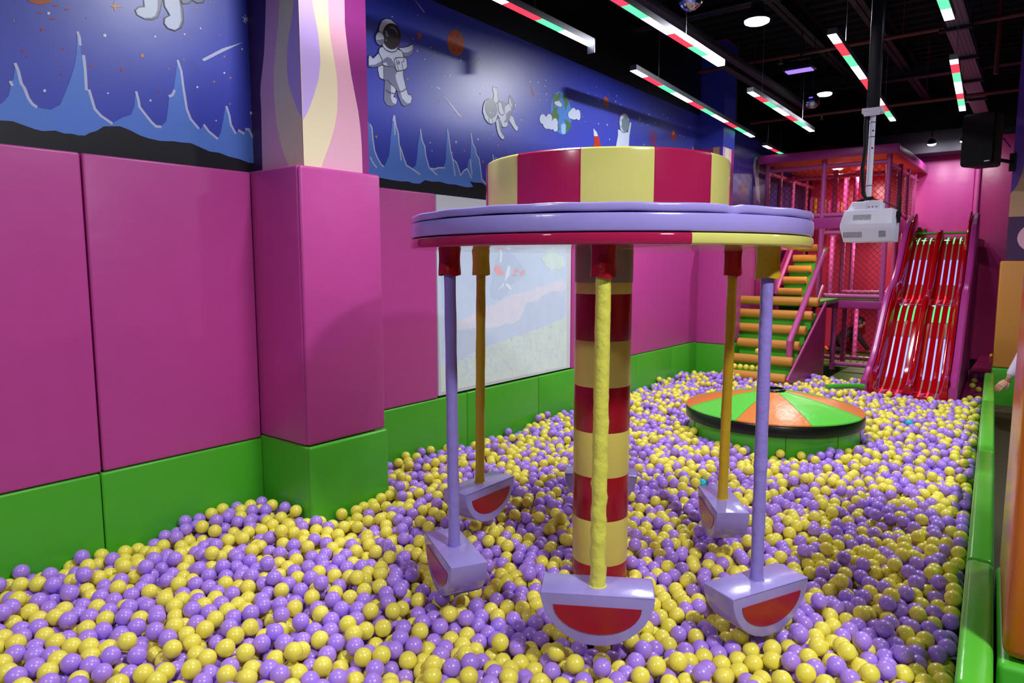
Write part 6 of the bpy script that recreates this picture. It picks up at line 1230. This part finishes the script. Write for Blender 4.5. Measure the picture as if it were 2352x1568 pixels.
def pairs(P, R):
    c = np.floor(P/R).astype(np.int64)+200; key = (c[:, 0]*1000+c[:, 1])*1000+c[:, 2]
    o = np.argsort(key); ks = key[o]; I = []; J = []
    for dx in (-1, 0, 1):
        for dy in (-1, 0, 1):
            for dz in (-1, 0, 1):
                off = (dx*1000+dy)*1000+dz
                if off < 0: continue
                st_ = np.searchsorted(ks, key+off, 'left'); en = np.searchsorted(ks, key+off, 'right')
                for k in range(int((en-st_).max())):
                    m_ = st_+k < en; i = np.nonzero(m_)[0]; j = o[st_[m_]+k]
                    if off == 0: q = i < j; i, j = i[q], j[q]
                    I.append(i); J.append(j)
    return np.concatenate(I), np.concatenate(J)
BOXES = ((-4, -3.146, 2.222, 2.814), (-4, -3.186, 8.685, 9.2), (-3.2, -2.325, 8.385, 9.9), (-1.625, -.61, 8.56, 9.9), (-.66, .5, 9.10, 9.9), (-2.4, -1.6, 9.515, 9.9))
def confine(P):
    for k in range(2):
        for x0, x1, y0, y1 in BOXES:
            x, y = P[:, 0], P[:, 1]; q = (x > x0-BR) & (x < x1+BR) & (y > y0-BR) & (y < y1+BR)
            if not q.any(): continue
            d = np.stack([np.where(x0 > -3.9, x[q]-(x0-BR), 9), (x1+BR)-x[q], y[q]-(y0-BR), np.full(q.sum(), 9.)], 1); j = d.argmin(1); i = np.nonzero(q)[0]
            P[i[j == 0], 0] = x0-BR; P[i[j == 1], 0] = x1+BR; P[i[j == 2], 1] = y0-BR
        for (cx, cy, R) in ((CX, CY, .131+BR), (QX, QY, .692+BR)):
            d = np.hypot(P[:, 0]-cx, P[:, 1]-cy); q = d < R
            P[q, :2] = np.array([cx, cy])+(P[q, :2]-[cx, cy])*(R/np.maximum(d[q], 1e-6))[:, None]
        P[:, 0] = np.maximum(P[:, 0], PX+.012+BR); P[:, 0] = np.minimum(P[:, 0], rx(P[:, 1])-BR-.003); P[:, 1] = np.minimum(P[:, 1], 9.52-BR)
    for (sx_, sy_, tx, ty, zt_) in SEATS:
        u = (P[:, 0]-sx_)*tx+(P[:, 1]-sy_)*ty; v = -(P[:, 0]-sx_)*ty+(P[:, 1]-sy_)*tx
        q = (np.abs(u) < .205+BR) & (np.abs(v) < .083+BR)
        low = zt_-.018-.17*np.sqrt(np.maximum(0, 1-np.minimum(1, np.abs(u)/.205)**2))-BR-.012
        P[q, 2] = np.minimum(P[q, 2], np.maximum(ZF+BR, low[q]))
    P[:, 2] = np.maximum(P[:, 2], ZF+BR)
for it in range(140):
    if it % 4 == 0: I, J = pairs(P, BD*1.12)
    D_ = P[I]-P[J]; L_ = np.linalg.norm(D_, axis=1)+1e-9; ov = np.maximum(0, BD-L_)
    w = (ov/L_*.5)[:, None]*D_; cnt = np.bincount(I, ov > 0, len(P))+np.bincount(J, ov > 0, len(P))
    mv = np.stack([np.bincount(I, w[:, k], len(P))-np.bincount(J, w[:, k], len(P)) for k in range(3)], 1)
    P += mv/np.maximum(1, cnt*.42)[:, None]
    if it < 100: P[:, 2] -= .0011
    confine(P)
for it in range(3): confine(P)
# nothing may end up inside a seat
ft = np.array([(-1.85, 8.18), (-1.75, 8.30), (-1.60, 8.44), (-1.53, 8.50)])
for a_, b_ in zip(ft, ft[1:]):
    for t in np.linspace(0, 1, 12):
        q = np.linalg.norm(P-np.append(a_+(b_-a_)*t, .428), axis=1) > .03+BR; P = P[q]
PR = np.array([project(p) for p in P])
order = np.argsort(P[:, 2]); cell = {}
for i in order: cell[(int(P[i, 0]//.05), int(P[i, 1]//.05))] = P[i, 2]
hi_ = np.array([max(cell.get((int(p[0]//.05)+a, int(p[1]//.05)+c), 0) for a in (-1, 0, 1) for c in (-1, 0, 1)) for p in P])
is_top = P[:, 2] > hi_-.05
yel = rg.uniform(0, 1, len(P)) < .50
used = np.zeros(len(P), bool)
def ico(sub):
    b = bmesh.new(); bmesh.ops.create_icosphere(b, subdivisions=sub, radius=BR-.0007)
    b.verts.index_update()
    V = np.array([v.co[:] for v in b.verts]); F = np.array([[v.index for v in f.verts] for f in b.faces]); b.free(); return V, F
ball_me = {}
def ball(p, k, label, grp):
    if k not in ball_me:
        V, F = ico(4); me = bpy.data.meshes.new(k+'_ball'); me.from_pydata([tuple(v) for v in V], [], [list(map(int, f)) for f in F]); me.materials.append(M['ball_'+k])
        me.polygons.foreach_set('use_smooth', [True]*len(F)); me.update(); ball_me[k] = me
    o = bpy.data.objects.new('plastic_ball', ball_me[k]); COL.objects.link(o); o.location = tuple(float(v) for v in p)
    return tag(o, label, 'ball', grp)
# the three odd coloured balls
for (x, y), l in (((-1.76, 4.28), 'cyan ball lying behind the right rear carousel seat'), ((-.90, 7.07), 'cyan ball lying on the right between cone and slide'), ((-1.69, 8.38), 'cyan ball near the green foam tube by the slide')):
    c = np.nonzero(is_top & ~used)[0]; i = c[np.argmin(np.hypot(P[c, 0]-x, P[c, 1]-y))]; used[i] = True; P[i, 2] += .006; ball(P[i], 'cyan', l, 'cyan balls')
# individual balls: the ones that show largest in the picture
vis = np.nonzero(is_top & ~used & (PR[:, 2] > 0) & (PR[:, 0] > 5) & (PR[:, 0] < 2210) & (PR[:, 1] < 1562) & ~((np.hypot(P[:, 0]-CX, P[:, 1]-CY) < .95) & (PR[:, 1] < 1490) & (PR[:, 0] > 960)))[0]
near = vis[np.argsort(PR[vis, 2])][:285]
for i in near:
    used[i] = True
    if yel[i]: ball(P[i], 'yellow', 'glossy yellow plastic ball in the front of the ball pit', 'yellow balls in the front of the pit')
    else: ball(P[i], 'purple', 'glossy purple plastic ball in the front of the ball pit', 'purple balls in the front of the pit')
# loose balls outside the pit
for x, y, z, k, l in ((-2.82, 8.75, Z1[1]+.068+BR+.004, 'yellow', 'single yellow ball resting on an orange stair edge'), (-.62, 10.81, .325, 'purple', 'purple ball on the dark mat right of the slide, left of a pair'), (-.56, 10.85, .325, 'purple', 'purple ball on the dark mat right of the slide, right of a pair'),
                   (-.61, 10.42, .325, 'yellow', 'yellow ball on the dark mat right of the slide, just below the purple pair'), (-.60, 9.98, .325, 'yellow', 'yellow ball in the middle of the dark mat right of the slide'), (-.52, 9.70, .325, 'yellow', 'yellow ball on the dark mat right of the slide, nearest the pit'),
                   (-.58, 13.5, .325, 'yellow', 'yellow ball against the dark magenta back wall pad'), (-2.27, 9.66, .285, 'yellow', 'yellow ball at the front corner of the olive mat beside the stairs')):
    ball((x, y, z), k, l, 'loose balls outside the pit')
for k in range(6): ball((-3.1+.075*k, 8.50+.002*(k % 2), Z1[0]+.062+BR+.003), 'yellow', 'yellow ball in the row lying on the lowest stair', 'yellow balls in a row on the lowest stair')
# all the rest is one mass
rest = np.nonzero(~used)[0]
V_all = []; F_all = []; M_all = []; nb = 0
for sub, sel in ((3, rest[is_top[rest] & (PR[rest, 2] < 4.2)]), (2, rest[(is_top[rest] & (PR[rest, 2] >= 4.2)) | (~is_top[rest] & (PR[rest, 2] < 6))]), (1, rest[~is_top[rest] & (PR[rest, 2] >= 6)])):
    V, F = ico(sub)
    n = len(sel); V_all.append((P[sel][:, None, :]+V[None]).reshape(-1, 3)); F_all.append((F[None]+(nb+np.arange(n)*len(V))[:, None, None]).reshape(-1, 3)); M_all.append(np.repeat(np.where(yel[sel], 0, 1), len(F))); nb += n*len(V)
V_all = np.concatenate(V_all); F_all = np.concatenate(F_all).astype(np.int32); M_all = np.concatenate(M_all).astype(np.int32)
me = bpy.data.meshes.new('plastic_balls'); me.vertices.add(len(V_all)); me.vertices.foreach_set('co', V_all.astype(np.float32).ravel())
me.loops.add(F_all.size); me.loops.foreach_set('vertex_index', F_all.ravel()); me.polygons.add(len(F_all)); me.polygons.foreach_set('loop_start', np.arange(0, F_all.size, 3, dtype=np.int32))
me.polygons.foreach_set('material_index', M_all); me.polygons.foreach_set('use_smooth', np.ones(len(F_all), bool)); me.update(calc_edges=True)
me.materials.append(M['ball_yellow']); me.materials.append(M['ball_purple'])
o = bpy.data.objects.new('plastic_balls', me); COL.objects.link(o)
tag(o, 'mass of mixed yellow and purple plastic balls filling the ball pit', 'balls', None, 'stuff')
print('balls', len(P), 'single', len(near))

# ------------------------------------------------------------------ world and view
w = bpy.data.worlds.new('world'); SC.world = w; w.use_nodes = True
w.node_tree.nodes['Background'].inputs['Color'].default_value = (.02, .02, .03, 1)
w.node_tree.nodes['Background'].inputs['Strength'].default_value = 1.0
vs_ = SC.view_settings; SC.display_settings.display_device = 'sRGB'
vs_.view_transform = 'Standard'; vs_.look = 'None'; vs_.exposure = 0.0; vs_.gamma = 1.0; vs_.use_curve_mapping = False
SC.cycles.max_bounces = 6; SC.cycles.diffuse_bounces = 3; SC.cycles.glossy_bounces = 4; SC.cycles.use_denoising = True
